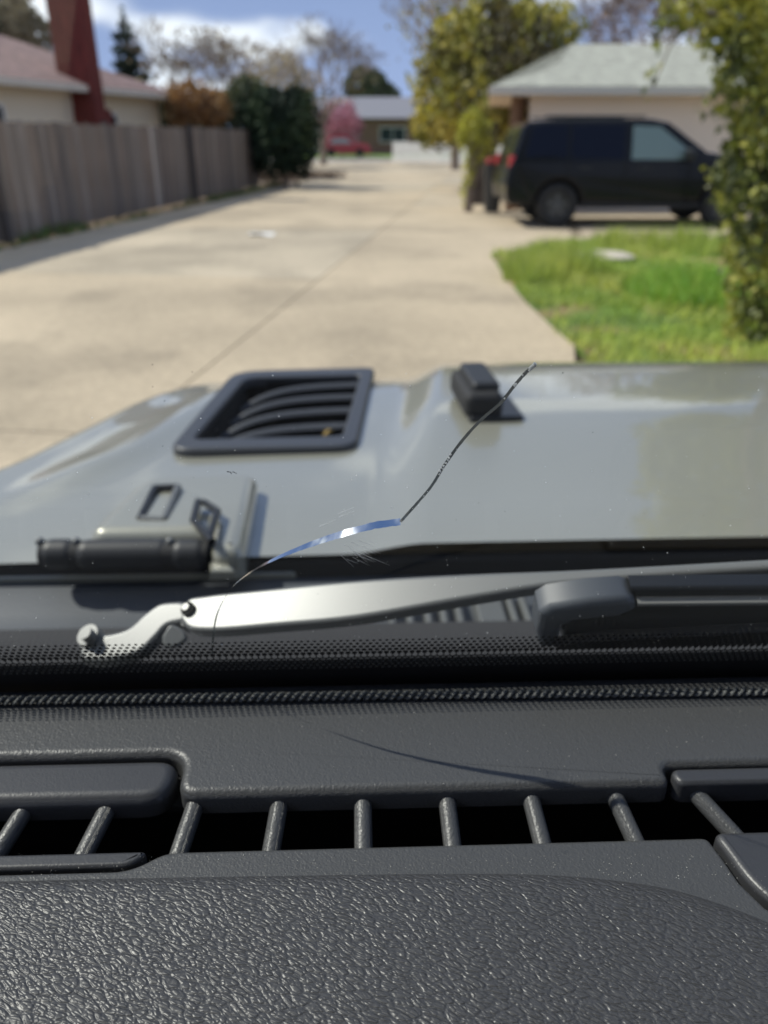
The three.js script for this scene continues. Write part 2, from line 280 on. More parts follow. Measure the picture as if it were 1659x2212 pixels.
// ---------------------------------------------------------------- houses
function frameWindow(parent, w, h, x, y, z, turn = 0) {
  const g = sub('window', parent); g.position.set(x, y, z); g.rotation.y = turn;
  part('pane', box(w, h, 0.02, 0, 0, 0.01), M.glassDark, g);
  part('frame', [box(w + 0.12, 0.06, 0.06, 0, h / 2 + 0.03, 0.02), box(w + 0.12, 0.06, 0.06, 0, -h / 2 - 0.03, 0.02), box(0.06, h, 0.06, -w / 2 - 0.03, 0, 0.02), box(0.06, h, 0.06, w / 2 + 0.03, 0, 0.02), box(0.04, h, 0.05, 0, 0, 0.02)], M.white, g);
  return g;
}
{ // left house, its eave parallel to the fence
  const ye = 2.62, A = onY(0, 166, ye), B = onY(392, 206, ye), d = B.clone().sub(A), L = d.length(); d.divideScalar(L);
  const h = thing('brick_chimney_house', 'low cream house with mauve brown roof and red brick chimney', 'house', [B.x, 0, B.z], Math.atan2(-d.z, d.x));
  // own axes: x runs along the eave away from the viewer (0 = far corner), z towards the driveway
  const X0 = -22, D = 9;
  part('wall', [box(-X0 - 0.6, 2.6, 0.2, (X0 - 0.6) / 2, 1.3, -0.6), box(0.2, 2.6, D - 1.5, -0.7, 1.3, -D / 2 - 0.05)], M.cream, h);
  const ridge = 4.35, hip = 4.5, P = (x, y, z) => V3(x, y, z);
  const roof = part('roof', poly([[P(X0, ye, 0), P(0, ye, 0), P(-hip, ridge, -hip), P(X0, ridge, -hip)], [P(0, ye, 0), P(0, ye, -D), P(-hip, ridge, -hip)], [P(0, ye, -D), P(X0, ye, -D), P(X0, ridge, -hip), P(-hip, ridge, -hip)], [P(X0, ye, 0), P(X0, ridge, -hip), P(X0, ye, -D)]]).translate(0, 0.015, 0), M.roofBrown, h);
  part('fascia', [box(-X0, 0.15, 0.06, X0 / 2, ye - 0.065, 0.0), box(0.06, 0.15, D, 0.0, ye - 0.065, -D / 2)], M.trim, roof);
  part('soffit', box(-X0, 0.03, D - 0.2, X0 / 2, ye - 0.12, -D / 2), M.trim, h);
  const lx = px => toLocal(h, onPlane(px, 215, V3(-d.z, 0, d.x), B)).x;
  const c0 = lx(192), c1 = lx(214), ch = sub('chimney', h);
  part('stack', box(c1 - c0, 6.2, 0.96, (c0 + c1) / 2, 3.1, -0.33), M.brick, ch);
  part('shoulder', box(c1 - c0 + 0.25, 2.1, 0.96, (c0 + c1) / 2 + 0.1, 1.05, -0.31), M.brick, ch);
  part('cap', box(c1 - c0 + 0.16, 0.14, 1.12, (c0 + c1) / 2, 6.27, -0.33), M.brick, ch);
  frameWindow(h, 1.2, 0.9, lx(2), 1.62, -0.5); frameWindow(h, 1.1, 0.75, lx(255), 1.62, -0.5);
}
{ // right house with the grey green roof
  const zw = -17.95, ze = -17.5, ye = onZ(1300, 189, ze).y, xe = onZ(1058, 190, ze).x, xw = onZ(1105, 250, zw).x, xr = onZ(1182, 100, -21.2).x, X1 = xe + 16, zr = -21.2, zb = -25;
  const yr = onZ(1300, 97, zr).y, h = thing('grey_roofed_house', 'cream stucco house with pale grey green roof behind dark suv', 'house', [xw, 0, zw]);
  const P = (x, y, z) => V3(x - xw, y, z - zw);
  part('wall', [box(X1 - xw - 0.6, ye + 0.05, 0.2, (X1 - xw) / 2, ye / 2, -0.1), ], M.creamR, h); part('side_wall', box(0.2, ye + 0.05, 5.6, 0.1, ye / 2, -3.1), std([0.20, 0.115, 0.07], 0.9), h);
  const t = 0.40 * (ze - zr), slope = (yr - ye) / (ze - zr), xq = onZ(1178, 155, ze - t).x, B1 = P(xq, ye + t * slope, ze - t), E1 = P(xe, ye, ze), E2 = P(X1, ye, ze), R1 = P(xr, yr, zr), R2 = P(X1, yr, zr), E4 = P(xe, ye, zb), E3 = P(X1, ye, zb), B2 = P(xq, ye + t * slope, zb + t);
  const roof = part('roof', poly([[E1, E2, R2, R1, B1], [E1, B1, B2, E4], [B1, R1, B2], [E4, B2, R1, R2, E3]]).translate(0, 0.02, 0), M.roofGrey, h);
  part('fascia', [box(X1 - xe, 0.14, 0.05, (X1 + xe) / 2 - xw, ye - 0.06, ze - zw), box(0.05, 0.14, ze - zb, xe - xw, ye - 0.06, (ze + zb) / 2 - zw)], M.trim, roof);
  part('soffit', box(X1 - xe, 0.03, ze - zb - 0.1, (X1 + xe) / 2 - xw, ye - 0.12, (ze + zb) / 2 - zw), M.creamR, h);
  part('corner_board', box(0.14, ye - 0.1, 0.14, -0.02, ye / 2 - 0.05, 0.0), std([0.25, 0.14, 0.08], 0.9), h);
  h.traverse(m => { if (m.isMesh) { const q = m.geometry.attributes.position; for (let i = 0; i < q.count; i++) q.setX(i, q.getX(i) + (ze - zw - q.getZ(i)) * 0.158); m.geometry.computeVertexNormals(); } });   // its side walls run along the drive
  const gate = thing('side_gate', 'dark brown wooden gate at left corner of cream house', 'gate', [xw - 0.34, 0, zw - 1.6]);
  for (let k = 0; k < 5; k++) part('board', box(0.125, 1.75, 0.025, -0.26 + k * 0.131, 0.88, 0), M.fencePost, gate);
  for (const y of [0.4, 1.4]) part('rail', box(0.64, 0.09, 0.04, 0, y, -0.035), M.fencePost, gate);
}
{ // far house across the street
  const z = -76, x0 = onZ(690, 250, z).x, x1 = onZ(905, 250, z).x, ye = onZ(800, 258, z).y, yr = onZ(800, 212, z - 4).y;
  const h = thing('far_house', 'distant house with grey roof and brown wall across the street', 'house', [(x0 + x1) / 2, 0.1, z]);
  const w = (x1 - x0) / 2 + 2.5, P = V3;
  part('wall', [box(2 * w - 1, ye, 0.2, 0, ye / 2, -0.5)], std([0.20, 0.115, 0.085], 0.9), h);
  part('wing', box(w * 0.8, ye - 0.2, 0.3, -w * 0.55, ye / 2, -0.2), std([0.42, 0.40, 0.40], 0.9), h);
  part('roof', poly([[P(-w, ye, 0.2), P(w, ye, 0.2), P(w - 1, yr, -4), P(-w + 1, yr, -4)], [P(w, ye, 0.2), P(w, ye, -8), P(w - 1, yr, -4)], [P(-w, ye, -8), P(-w, ye, 0.2), P(-w + 1, yr, -4)], [P(w, ye, -8), P(-w, ye, -8), P(-w + 1, yr, -4), P(w - 1, yr, -4)]]), std([0.22, 0.22, 0.25], 0.9), h);
  frameWindow(h, 2.2, 1.1, w * 0.3, 1.6, -0.35); part('garage_door', box(2.6, 2.1, 0.06, -w * 0.5, 1.05, 0.0), std([0.5, 0.48, 0.46], 0.7), h);
  const h2 = thing('gabled_far_house', 'distant tan house half hidden behind yellow green tree', 'house', [onZ(1040, 300, z).x, 0.1, z - 2]);
  part('wall', box(13, 2.6, 6, 0, 1.3, -3.5), std([0.45, 0.38, 0.30], 0.9), h2);
  part('roof', poly([[P(-7, 2.6, 0.2), P(7, 2.6, 0.2), P(6, 4.2, -3.5), P(-6, 4.2, -3.5)], [P(7, 2.6, 0.2), P(7, 2.6, -7), P(6, 4.2, -3.5)], [P(-7, 2.6, -7), P(-7, 2.6, 0.2), P(-6, 4.2, -3.5)]]), M.roofBrown, h2);
}
{ // white picket fence at the end of the drive
  const a = onY(850, 350.5), b = onY(1000, 354).lerp(a, -0.5), L = a.distanceTo(b), f = thing('picket_fence', 'low white picket fence at the far end of the driveway', 'fence', [a.x, 0, a.z], Math.atan2(a.z - b.z, b.x - a.x));
  const s = new THREE.Shape([[-0.045, 0], [0.045, 0], [0.045, 1.12], [0, 1.22], [-0.045, 1.12]].map(q => new THREE.Vector2(...q))), g = new THREE.ExtrudeGeometry(s, { depth: 0.02, bevelEnabled: false }).translate(0, 0.02, 0);
  for (let x = 0; x < L; x += 0.135) part('picket', g, M.white, f).position.x = x;
  for (const y of [0.3, 0.95]) part('rail', box(L, 0.08, 0.04, L / 2, y, -0.025), M.white, f);
}

// ---------------------------------------------------------------- vegetation
function leafCloud(centres, n, size, palette, seed, flat = 0.5) {     // leaf-sized faces through the volume of several lobes
  const r = rng(seed), pos = [], col = [], v = V3(), a = V3(), b = V3(), tot = centres.reduce((s, c) => s + c[3] * c[4] * c[3], 0);
  for (const [cx, cy, cz, rh, rv, k = 1] of centres) {
    const m = Math.round(n * rh * rv * rh / tot);
    for (let i = 0; i < m; i++) {
      do v.set(r() * 2 - 1, r() * 2 - 1, r() * 2 - 1); while (v.lengthSq() > 1 || v.lengthSq() < 1e-4);
      const L = v.length(), rr = Math.pow(L, 0.5) * (0.52 + 0.85 * fbm(v.x / L * 2.6 + cx * 3 + 9, v.y / L * 2.6 + v.z / L * 2.1 + 9, 3, 0, seed)) * (r() < 0.07 ? 1.22 : 1); v.multiplyScalar(rr / L);
      const x = cx + v.x * rh, y = cy + v.y * rv, z = cz + v.z * rh, s = size * (0.6 + 0.8 * r());
      a.set(r() - 0.5, (r() - 0.5) * flat * 2, r() - 0.5).normalize(); b.set(r() - 0.5, (r() - 0.5) * 2, r() - 0.5); b.addScaledVector(a, -a.dot(b)).normalize().multiplyScalar(s * 0.32); a.multiplyScalar(s * 0.5);
      const lift = s * 0.12;
      const q = [[-a.x, -a.y, -a.z], [b.x, b.y + lift, b.z], [a.x, a.y, a.z], [-b.x, -b.y + lift, -b.z]];
      for (const t of [0, 1, 2, 0, 2, 3]) pos.push(x + q[t][0], y + q[t][1], z + q[t][2]);
      const clump = fbm(x * 1.7 / size * 0.12 + 50, (y + z) * 1.7 / size * 0.12 + 50, 2, 0, seed + 4), p = palette[Math.min(palette.length - 1, Math.floor(clamp(clump * 1.6 - 0.3 + (r() - 0.5) * 0.5, 0, 0.999) * palette.length))], f = (0.75 + 0.5 * r()) * k;
      for (let t = 0; t < 6; t++) col.push(p[0] * f, p[1] * f, p[2] * f);
    }
  }
  const g = new THREE.BufferGeometry(); g.setAttribute('position', new THREE.Float32BufferAttribute(pos, 3)); g.setAttribute('color', new THREE.Float32BufferAttribute(col, 3)); g.computeVertexNormals(); return g;
}
const leafMat = new THREE.MeshPhysicalMaterial({ vertexColors: true, roughness: 0.8, side: THREE.DoubleSide, transmission: 0.5, thickness: 0 });
const leafMatOpaque = std([1, 1, 1], 0.85, { vertexColors: true });
function branches(H, spread, seed, o = {}) {                          // bare crown: returns [trunk, limbs]
  const r = rng(seed), trunk = [], limbs = [], { fork = 0.28, levels = 6, r0 = H * 0.022, rise = 0.65, twig = 0.012 } = o;
  function grow(p, d, L, rad0, lv) {
    const q = p.clone().addScaledVector(d, L), r1 = Math.max(twig, rad0 * 0.72);
    (lv === 0 ? trunk : limbs).push(rod(p, q, rad0, r1, lv < 2 ? 7 : lv < 4 ? 5 : 3)); if (lv >= levels) return;
    const n = lv === 0 ? 5 : lv < 3 ? 3 : 3;
    for (let k = 0; k < n; k++) {
      const az = (k + r() * 0.8) / n * 6.283 + lv * 1.3, out = (lv === 0 ? spread : 0.62) * (0.6 + 0.7 * r());
      const e = d.clone().multiplyScalar(1).add(V3(Math.cos(az) * out, 0, Math.sin(az) * out)); e.y += (rise - lv * 0.07) * 0.35; e.normalize();
      grow(q.clone().addScaledVector(d, -L * 0.1 * r()), e, L * (lv === 0 ? (1 - fork) / fork * 0.30 : 0.74) * (0.75 + 0.4 * r()), r1 * (n > 2 ? 0.66 : 0.75), lv + 1);
    }
  }
  grow(V3(0, 0, 0), V3((r() - 0.5) * 0.06, 1, (r() - 0.5) * 0.06).normalize(), H * fork, r0, 0);
  return [join(trunk), join(limbs)];
}
function bareTree(px, z, top, seed, label, o = {}) {
  const b = onZ(px, 300, z), H = onZ(px, top, z).y, t = thing('bare_tree', label, 'tree', [b.x, 0, z], seed, 'leafless trees behind the houses');
  const [tr, li] = branches(H, o.spread || 0.75, seed, { levels: 6, twig: 0.011, ...o });
  part('trunk', tr, M.bark, t); part('crown', li, o.pale ? M.barkPale : M.bark, t);
  // fit the crown to its measured height and width
  li.computeBoundingBox(); const s = H / li.boundingBox.max.y; t.scale.set(s * (o.wide || 1), s, s * (o.wide || 1));
  if (o.buds) { const bb = li.boundingBox; part('buds', leafCloud([[0, bb.max.y * 0.66, 0, bb.max.x * 0.8, bb.max.y * 0.30]], o.buds, 0.16, o.budColor || [[0.30, 0.22, 0.13], [0.36, 0.30, 0.16]], seed + 1), leafMatOpaque, t); }
  return t;
}
bareTree(455, -34, 40, 101, 'spreading leafless tree left of centre above the orange shrub', { wide: 1.15, buds: 500 });
bareTree(697, -50, 32, 102, 'leafless tree standing over the pink blossom across the street', { wide: 1.15, buds: 350 });
bareTree(600, -44, 95, 103, 'pale tan twiggy tree between the two taller bare trees', { pale: true, wide: 1.0, buds: 2600, budColor: [[0.42, 0.34, 0.20], [0.5, 0.42, 0.26]] });
bareTree(985, -42, -160, 104, 'tall tree with yellowish twigs rising behind the yellow green tree', { pale: true, wide: 0.9, buds: 2200, budColor: [[0.38, 0.34, 0.10], [0.45, 0.36, 0.2]] });
bareTree(1340, -36, -190, 105, 'tall bare brown tree rising behind the grey green roof', { wide: 1.1, buds: 2400, budColor: [[0.27, 0.19, 0.16], [0.32, 0.24, 0.18]] });
bareTree(1600, -44, -150, 106, 'bare brown tree behind the right end of the grey green roof', { wide: 1.1, buds: 1500, budColor: [[0.27, 0.19, 0.16], [0.32, 0.24, 0.18]] });
function bush(name, label, category, px, z, lobes, n, size, pal, seed, mat = leafMat, group) {   // lobes: [px, py, rx px, ry px]
  const b = onZ(px, 300, z), t = thing(name, label, category, [b.x, 0, z], 0, group), k = Math.abs(z) / FPX * 1.1;
  const c = lobes.map(([lx, ly, rX, rY, dz = 0, f = 1]) => { const p = onZ(lx, ly, z); return [p.x - b.x, p.y, dz, rX * k, rY * k, f]; });
  part('crown', leafCloud(c, n, size, pal, seed), mat, t);
  const top = Math.max(...c.map(q => q[1])); part('trunk', [rod(V3(0, 0, 0), V3(0.05, Math.max(0.5, top * 0.8), 0), 0.10, 0.05), ...c.slice(0, 6).map(q => rod(V3(0.03, Math.max(0.25, top * 0.3), 0), V3(q[0], q[1], q[2]), 0.05, 0.015, 5))], M.bark, t);
  return t;
}
bush('evergreen_hedge', 'dense dark green bush at the far end of the wooden fence', 'bush', 612, -27, [[612, 275, 62, 72], [572, 258, 46, 50], [652, 300, 32, 66], [602, 335, 52, 36], [630, 232, 34, 34]], 7000, 0.16, [[0.012, 0.026, 0.012], [0.02, 0.042, 0.016], [0.035, 0.06, 0.02]], 201, leafMatOpaque);
bush('olive_bush', 'olive green bush just left of the dark green bush', 'bush', 535, -29, [[530, 215, 40, 36], [505, 235, 30, 30]], 2600, 0.15, [[0.07, 0.09, 0.035], [0.13, 0.14, 0.05], [0.18, 0.18, 0.07]], 202);
bush('orange_shrub', 'orange leaved shrub above the fence at the eave end', 'bush', 425, -27, [[410, 225, 45, 35], [455, 235, 32, 28], [385, 240, 25, 26]], 3000, 0.14, [[0.30, 0.16, 0.055], [0.42, 0.23, 0.08], [0.36, 0.24, 0.10]], 203);
bush('dark_shrub', 'dark shrub between the house corner and the orange shrub', 'bush', 365, -29, [[350, 245, 40, 28], [480, 255, 60, 22]], 1600, 0.16, [[0.03, 0.045, 0.02], [0.06, 0.07, 0.03]], 210, leafMatOpaque);
bush('olive_tree', 'olive tree above the roof left of the chimney', 'tree', 30, -34, [[25, 45, 45, 38], [85, 75, 35, 26], [-30, 60, 40, 40]], 3500, 0.22, [[0.10, 0.10, 0.05], [0.17, 0.16, 0.08], [0.24, 0.21, 0.12]], 204);
bush('blossom_tree', 'small pink blossom tree in front of the distant grey roofed house', 'tree', 737, -69, [[735, 262, 38, 32], [750, 285, 26, 24], [715, 285, 20, 22]], 2600, 0.24, [[0.50, 0.20, 0.27], [0.60, 0.30, 0.36], [0.42, 0.15, 0.20]], 205);
bush('round_far_tree', 'dark round tree behind the distant grey roofed house', 'tree', 795, -96, [[795, 195, 40, 36], [835, 208, 24, 20]], 2200, 0.5, [[0.05, 0.065, 0.03], [0.08, 0.095, 0.04]], 206, leafMatOpaque);
bush('yellow_green_tree', 'big yellow green leafy tree beside the grey roofed house', 'tree', 1040, -26, [[1040, 110, 95, 80, 0.3], [960, 190, 62, 80, -0.4], [1110, 130, 80, 72, 1.6], [1020, 230, 80, 70, 0.9], [1150, 85, 52, 42, 2.2], [950, 270, 60, 42, 0.2], [1090, 220, 66, 66, 1.9], [985, 110, 60, 60, -0.3]], 8000, 0.22, [[0.10, 0.08, 0.015], [0.24, 0.24, 0.03], [0.42, 0.38, 0.05], [0.55, 0.46, 0.075]], 207);
bush('yellow_sapling', 'slender yellow green shrub growing at driveway edge left of dark suv', 'bush', 1018, -17.6, [[1020, 275, 24, 34], [1035, 315, 17, 34], [1015, 365, 13, 40], [1005, 415, 9, 24], [1045, 285, 18, 24], [1060, 330, 9, 20], [998, 300, 9, 22]], 900, 0.10, [[0.42, 0.42, 0.04], [0.55, 0.53, 0.06], [0.34, 0.36, 0.04]], 208);
{ // conifer
  const z = -36, b = onZ(298, 300, z), H = onZ(298, 18, z).y, t = thing('conifer', 'dark conifer with pointed top right of the chimney', 'tree', [b.x, 0, z]), c = [];
  for (let k = 0; k < 11; k++) { const y = H * (0.98 - k * 0.075), w = 0.12 + k * 0.17, r = rng(k + 300); for (let j = 0; j < 3; j++) c.push([(r() - 0.5) * w * 1.2, y, (r() - 0.5) * w * 1.2, w * 0.75, 0.22]); }
  part('crown', leafCloud(c, 5200, 0.22, [[0.02, 0.035, 0.02], [0.035, 0.055, 0.03], [0.05, 0.07, 0.04]], 301), leafMatOpaque, t); part('trunk', rod(V3(0, 0, 0), V3(0, H * 0.97, 0), 0.2, 0.03), M.bark, t);
}
{ // far wood behind everything
  const r = rng(400), c = []; for (let k = 0; k < 46; k++) c.push([-115 + k * 5.2 + r() * 3, 2.2 + r() * 1.2, -112 - r() * 14, 4 + r() * 2, 3.2 + r() * 1.2]);
  const m = part('distant_trees', leafCloud(c, 16000, 0.9, [[0.06, 0.075, 0.04], [0.10, 0.11, 0.06], [0.15, 0.13, 0.09]], 402), leafMatOpaque, scene); m.userData = { kind: 'stuff', label: 'low hazy line of distant trees behind the far houses', category: 'trees' };
}
{ // vine covered tree on the right, close to the camera
  const base = onY(1650, 735), z = base.z, t = thing('vine_tree', 'ivy covered tree at right edge with leafy branches hanging over the lawn', 'tree', [base.x, 0, z]), r = rng(500);
  const at = (px, py, dz = 0) => onZ(px, py, z + dz).sub(V3(base.x, 0, z)), k = Math.abs(z) / FPX * 1.08, c = [];
  const add = (px, py, rX, rY, dz = 0) => { const p = at(px, py, dz); c.push([p.x, p.y, dz, rX * k, rY * k]); };
  for (let y = -40; y < 730; y += 36) { add(1622 + (r() - 0.5) * 34 + (y > 480 ? 14 : 0), y, 58 + r() * 22, 44, (r() - 0.5) * 0.3); if (y % 72 < 36) add(1700, y, 80, 60, -0.1); }
  for (const q of [[1590, 20, 75, 50], [1530, 35, 60, 40], [1470, 35, 48, 30], [1440, 75, 22, 32], [1560, 85, 40, 36], [1600, 140, 40, 50], [1490, -10, 60, 40], [1425, 130, 14, 34], [1405, 185, 16, 26], [1395, 215, 13, 14], [1575, 250, 20, 36], [1545, 430, 20, 22], [1535, 380, 12, 14]]) add(...q);
  // the crown goes on above the frame
  for (let i = 0; i < 26; i++) { const a = r() * 6.28, d = Math.sqrt(r()) * 1.35; c.push([0.95 + Math.cos(a) * d, 3.0 + r() * 1.9, Math.sin(a) * d, 0.36 + r() * 0.2, 0.3 + r() * 0.18]); }
  part('crown', leafCloud(c, 34000, 0.068, [[0.07, 0.09, 0.012], [0.22, 0.25, 0.03], [0.38, 0.38, 0.05], [0.55, 0.52, 0.09]], 501), leafMat, t);
  const br = [rod(V3(0.1, 0, 0), V3(0.12, 1.6, 0), 0.11, 0.09), rod(V3(0.12, 1.6, 0), V3(0.1, 4, 0), 0.09, 0.04), rod(V3(0.12, 2.0, 0), at(1480, 20), 0.035, 0.012), rod(at(1480, 20), at(1410, 190), 0.010, 0.004), rod(V3(0.12, 2.4, 0), V3(0.1, 3.8, 0.5), 0.04, 0.015), rod(V3(0.12, 2.4, 0), V3(1.7, 3.9, -0.4), 0.04, 0.015), rod(V3(0.1, 2.8, 0), V3(1.0, 4.3, 0.9), 0.03, 0.01)];
  part('trunk', br, M.bark, t);
}
// ---------------------------------------------------------------- the dark suv and other things on the drive
function suv() {
  const o = onY(1085, 491), t = thing('parked_suv', 'black suv parked side on in front of the cream house', 'suv', [o.x, 0, -14.35], rad(-1.5));
  const paint = new THREE.MeshPhysicalMaterial({ color: new THREE.Color().setRGB(0.004, 0.005, 0.008), roughness: 0.16, specularIntensity: 0.55, side: THREE.DoubleSide });
  const W = 1.86, pinch = p => { const y = p.y; return y > 1.02 ? (y - 1.02) * 0.24 : y < 0.5 ? (0.5 - y) * 0.15 : 0; };
  const arch = (cx, r) => { const a = []; for (let k = 0; k <= 12; k++) { const th = Math.PI * k / 12; a.push([cx + r * Math.cos(th), 0.36 + r * Math.sin(th)]); } return a; };
  const prof = [[0.14, 0.36], [0.03, 0.44], [0.0, 0.70], [0.05, 0.98], [0.09, 1.06], [0.27, 1.60], [0.37, 1.67], [0.8, 1.705], [1.7, 1.72], [2.45, 1.71], [2.74, 1.655], [3.42, 1.20], [4.2, 1.11], [4.60, 1.0], [4.70, 0.72], [4.70, 0.45], [4.56, 0.33], ...arch(3.80, 0.42), ...arch(0.93, 0.42)];
  const body = (pts, d, bev) => new THREE.ExtrudeGeometry(new THREE.Shape(pts.map(q => new THREE.Vector2(...q))), { depth: d, bevelEnabled: true, bevelSize: bev, bevelThickness: bev, bevelSegments: 3, bevelOffset: -bev });
  const tumble = g => { const p = g.attributes.position, v = V3(); for (let i = 0; i < p.count; i++) { v.fromBufferAttribute(p, i); const k = pinch(v) * (v.z > -W / 2 ? -1 : 1); p.setZ(i, v.z + k); } g.computeVertexNormals(); return g; };
  const b = body(prof, W - 0.12, 0.06).translate(0, 0, -W + 0.06); part('body', tumble(b), paint, t);
  const glassM = new THREE.MeshPhysicalMaterial({ color: new THREE.Color().setRGB(0.004, 0.006, 0.016), roughness: 0.05, specularIntensity: 0.5, side: THREE.DoubleSide }), clear = std([0.20, 0.27, 0.26], 0.12);
  const pane = (name, pts, m, side = 1) => { const g = body(pts, 0.012, 0.004); g.translate(0, 0, side > 0 ? -0.012 : -W); part(name, tumble(g), m, t); };
  for (const s of [1, -1]) {
    pane('rear_window', [[0.30, 1.12], [0.44, 1.61], [1.02, 1.62], [1.02, 1.12]], glassM, s);
    pane('rear_door_window', [[1.10, 1.12], [1.10, 1.62], [1.98, 1.62], [1.98, 1.10]], glassM, s);
    pane('front_door_window', [[2.12, 1.09], [2.12, 1.61], [2.58, 1.59], [3.16, 1.19], [3.12, 1.09]], clear, s);
    const y = s > 0 ? 0.006 : -W - 0.006;
    for (const x of [1.34, 2.36]) part('door_handle', rbox(0.2, 0.035, 0.04, 0.012, x, 0.96, y), M.blackGloss, t);
    for (const x of [1.05, 2.04, 3.12]) part('door_seam', box(0.012, 0.68, 0.006, x, 0.74, y), M.void, t);
    part('side_step', rbox(2.1, 0.07, 0.1, 0.02, 2.36, 0.36, s > 0 ? -0.02 : -W + 0.02), M.rubber, t);
    part('side_mirror', rbox(0.13, 0.19, 0.26, 0.05, 3.05, 1.17, s > 0 ? 0.12 : -W - 0.12), M.blackGloss, t);
    part('tail_light', rbox(0.10, 0.30, 0.2, 0.03, 0.10, 1.0, s > 0 ? -0.13 : -W + 0.13), std([0.45, 0.03, 0.04], 0.2), t);
    part('headlight', rbox(0.26, 0.15, 0.2, 0.04, 4.50, 0.86, s > 0 ? -0.13 : -W + 0.13), std([0.55, 0.58, 0.6], 0.15), t);
  }
  const rw = poly([[V3(0.10, 1.1, -0.25), V3(0.10, 1.1, -W + 0.25), V3(0.262, 1.57, -W + 0.32), V3(0.262, 1.57, -0.32)]]).translate(-0.012, 0.008, 0); part('tailgate_window', rw, std([0.02, 0.025, 0.03], 0.04), t);
  part('windshield', poly([[V3(2.78, 1.63, -0.3), V3(2.78, 1.63, -W + 0.3), V3(3.40, 1.215, -W + 0.18), V3(3.40, 1.215, -0.18)]]).translate(0.012, 0.012, 0), glassM, t);
  part('roof_rail', [rbox(1.7, 0.03, 0.03, 0.01, 1.5, 1.75, -0.28), rbox(1.7, 0.03, 0.03, 0.01, 1.5, 1.75, -W + 0.28)], M.blackGloss, t);
  for (const x of [0.93, 3.80]) part('wheel_well', box(0.9, 0.52, W - 0.5, x, 0.58, -W / 2), M.void, t);
  for (const x of [0.93, 3.80]) for (const z of [-0.12, -W + 0.12]) {
    const w = sub('wheel', t); w.position.set(x, 0.36, z);
    part('tyre', new THREE.TorusGeometry(0.27, 0.10, 10, 28), M.rubber, w);
    part('rim', new THREE.CylinderGeometry(0.20, 0.20, 0.14, 20).rotateX(Math.PI / 2), std([0.03, 0.03, 0.032], 0.4), w);
    const sp = []; for (let k = 0; k < 5; k++) sp.push(box(0.04, 0.18, 0.02, 0, 0.09, z > -1 ? 0.075 : -0.075).rotateZ(k * 1.2566)); part('spokes', sp, std([0.10, 0.10, 0.11], 0.3), w);
  }
}
suv();
{
  const p = onZ(1066, 380, -17.0), t = thing('red_lidded_bin', 'dark bin with red lid partly hidden behind the rear of black suv', 'bin', [p.x, 0, -17.0]);
  part('body', new THREE.CylinderGeometry(0.25, 0.19, 0.9, 4, 1).rotateY(Math.PI / 4).translate(0, 0.5, 0), M.blackPlastic, t); part('lid', rbox(0.30, 0.12, 0.34, 0.04, 0, 1.0, 0), std([0.30, 0.03, 0.03], 0.6), t);
}
{
  const p = onZ(735, 330, -65.4), t = thing('red_car', 'small red car parked across the street below pink blossom', 'car', [p.x - 1.4, 0.1, -65.4]), red = std([0.36, 0.045, 0.06], 0.35);
  const s = new THREE.Shape([[0, 0.3], [0, 0.75], [0.25, 0.85], [0.7, 1.38], [1.9, 1.42], [2.6, 0.92], [3.5, 0.8], [3.7, 0.6], [3.65, 0.28]].map(q => new THREE.Vector2(...q)));
  part('body', new THREE.ExtrudeGeometry(s, { depth: 1.4, bevelSize: 0.08, bevelThickness: 0.08, bevelSegments: 2 }).translate(0, 0, -1.5), red, t);
  part('side_window', new THREE.ExtrudeGeometry(new THREE.Shape([[0.55, 0.92], [0.85, 1.30], [1.85, 1.32], [2.35, 0.94]].map(q => new THREE.Vector2(...q))), { depth: 0.02, bevelEnabled: false }).translate(0, 0, -0.02), std([0.3, 0.33, 0.36], 0.08), t);
  for (const x of [0.7, 2.9]) part('wheel', new THREE.CylinderGeometry(0.31, 0.31, 0.2, 18).rotateX(Math.PI / 2).translate(x, 0.31, -0.05), M.rubber, t);
}
{
  const p = onY(1305, 562), r = rng(61), g = new THREE.IcosahedronGeometry(1, 2), a = g.attributes.position, v = V3();
  for (let i = 0; i < a.count; i++) { v.fromBufferAttribute(a, i); const f = 0.85 + 0.3 * fbm(v.x * 2 + 5, v.z * 2 + v.y + 5, 3, 0, 62); a.setXYZ(i, v.x * f * 0.33, v.y * f * 0.05 + 0.04, v.z * f * 0.42); } g.computeVertexNormals();
  const m = part('flat_stone', g, M.stone, scene); m.position.set(p.x, 0.02, p.z); m.rotation.y = 0.5; m.userData = { label: 'pale flat stone lying in the lawn grass', category: 'stone' };
  const q = onY(500, 411), g2 = new THREE.IcosahedronGeometry(0.16, 2).scale(1.4, 0.8, 1), m2 = part('pale_rock', g2, M.stone, scene); m2.position.set(q.x, 0.11, q.z); m2.userData = { label: 'pale rock at the fence foot before the dark green bush', category: 'rock' };
  const w = onY(565, 507), m3 = part('paper_scrap', gridGeo(6, 6, (u, k) => V3((u - 0.5) * 0.42, 0.012 + 0.02 * Math.sin(u * 5) * k, (k - 0.5) * 0.3)), M.white, scene); m3.position.set(w.x, 0.004, w.z); m3.userData = { label: 'white scrap lying on the sunlit concrete driveway', category: 'scrap' };
  const heap = onY(640, 385), l = part('leaf_litter', leafCloud([[0, 0.08, 0, 0.9, 0.09], [-1.1, 0.07, 0.6, 0.9, 0.08], [1.2, 0.06, 0.2, 0.7, 0.05]], 1500, 0.11, [[0.12, 0.07, 0.045], [0.18, 0.11, 0.07], [0.26, 0.17, 0.11]], 63), leafMatOpaque, scene); l.position.set(heap.x, 0.02, heap.z); l.userData = { kind: 'stuff', label: 'brown leaf litter at the foot of the dark green bush', category: 'leaves' };
}

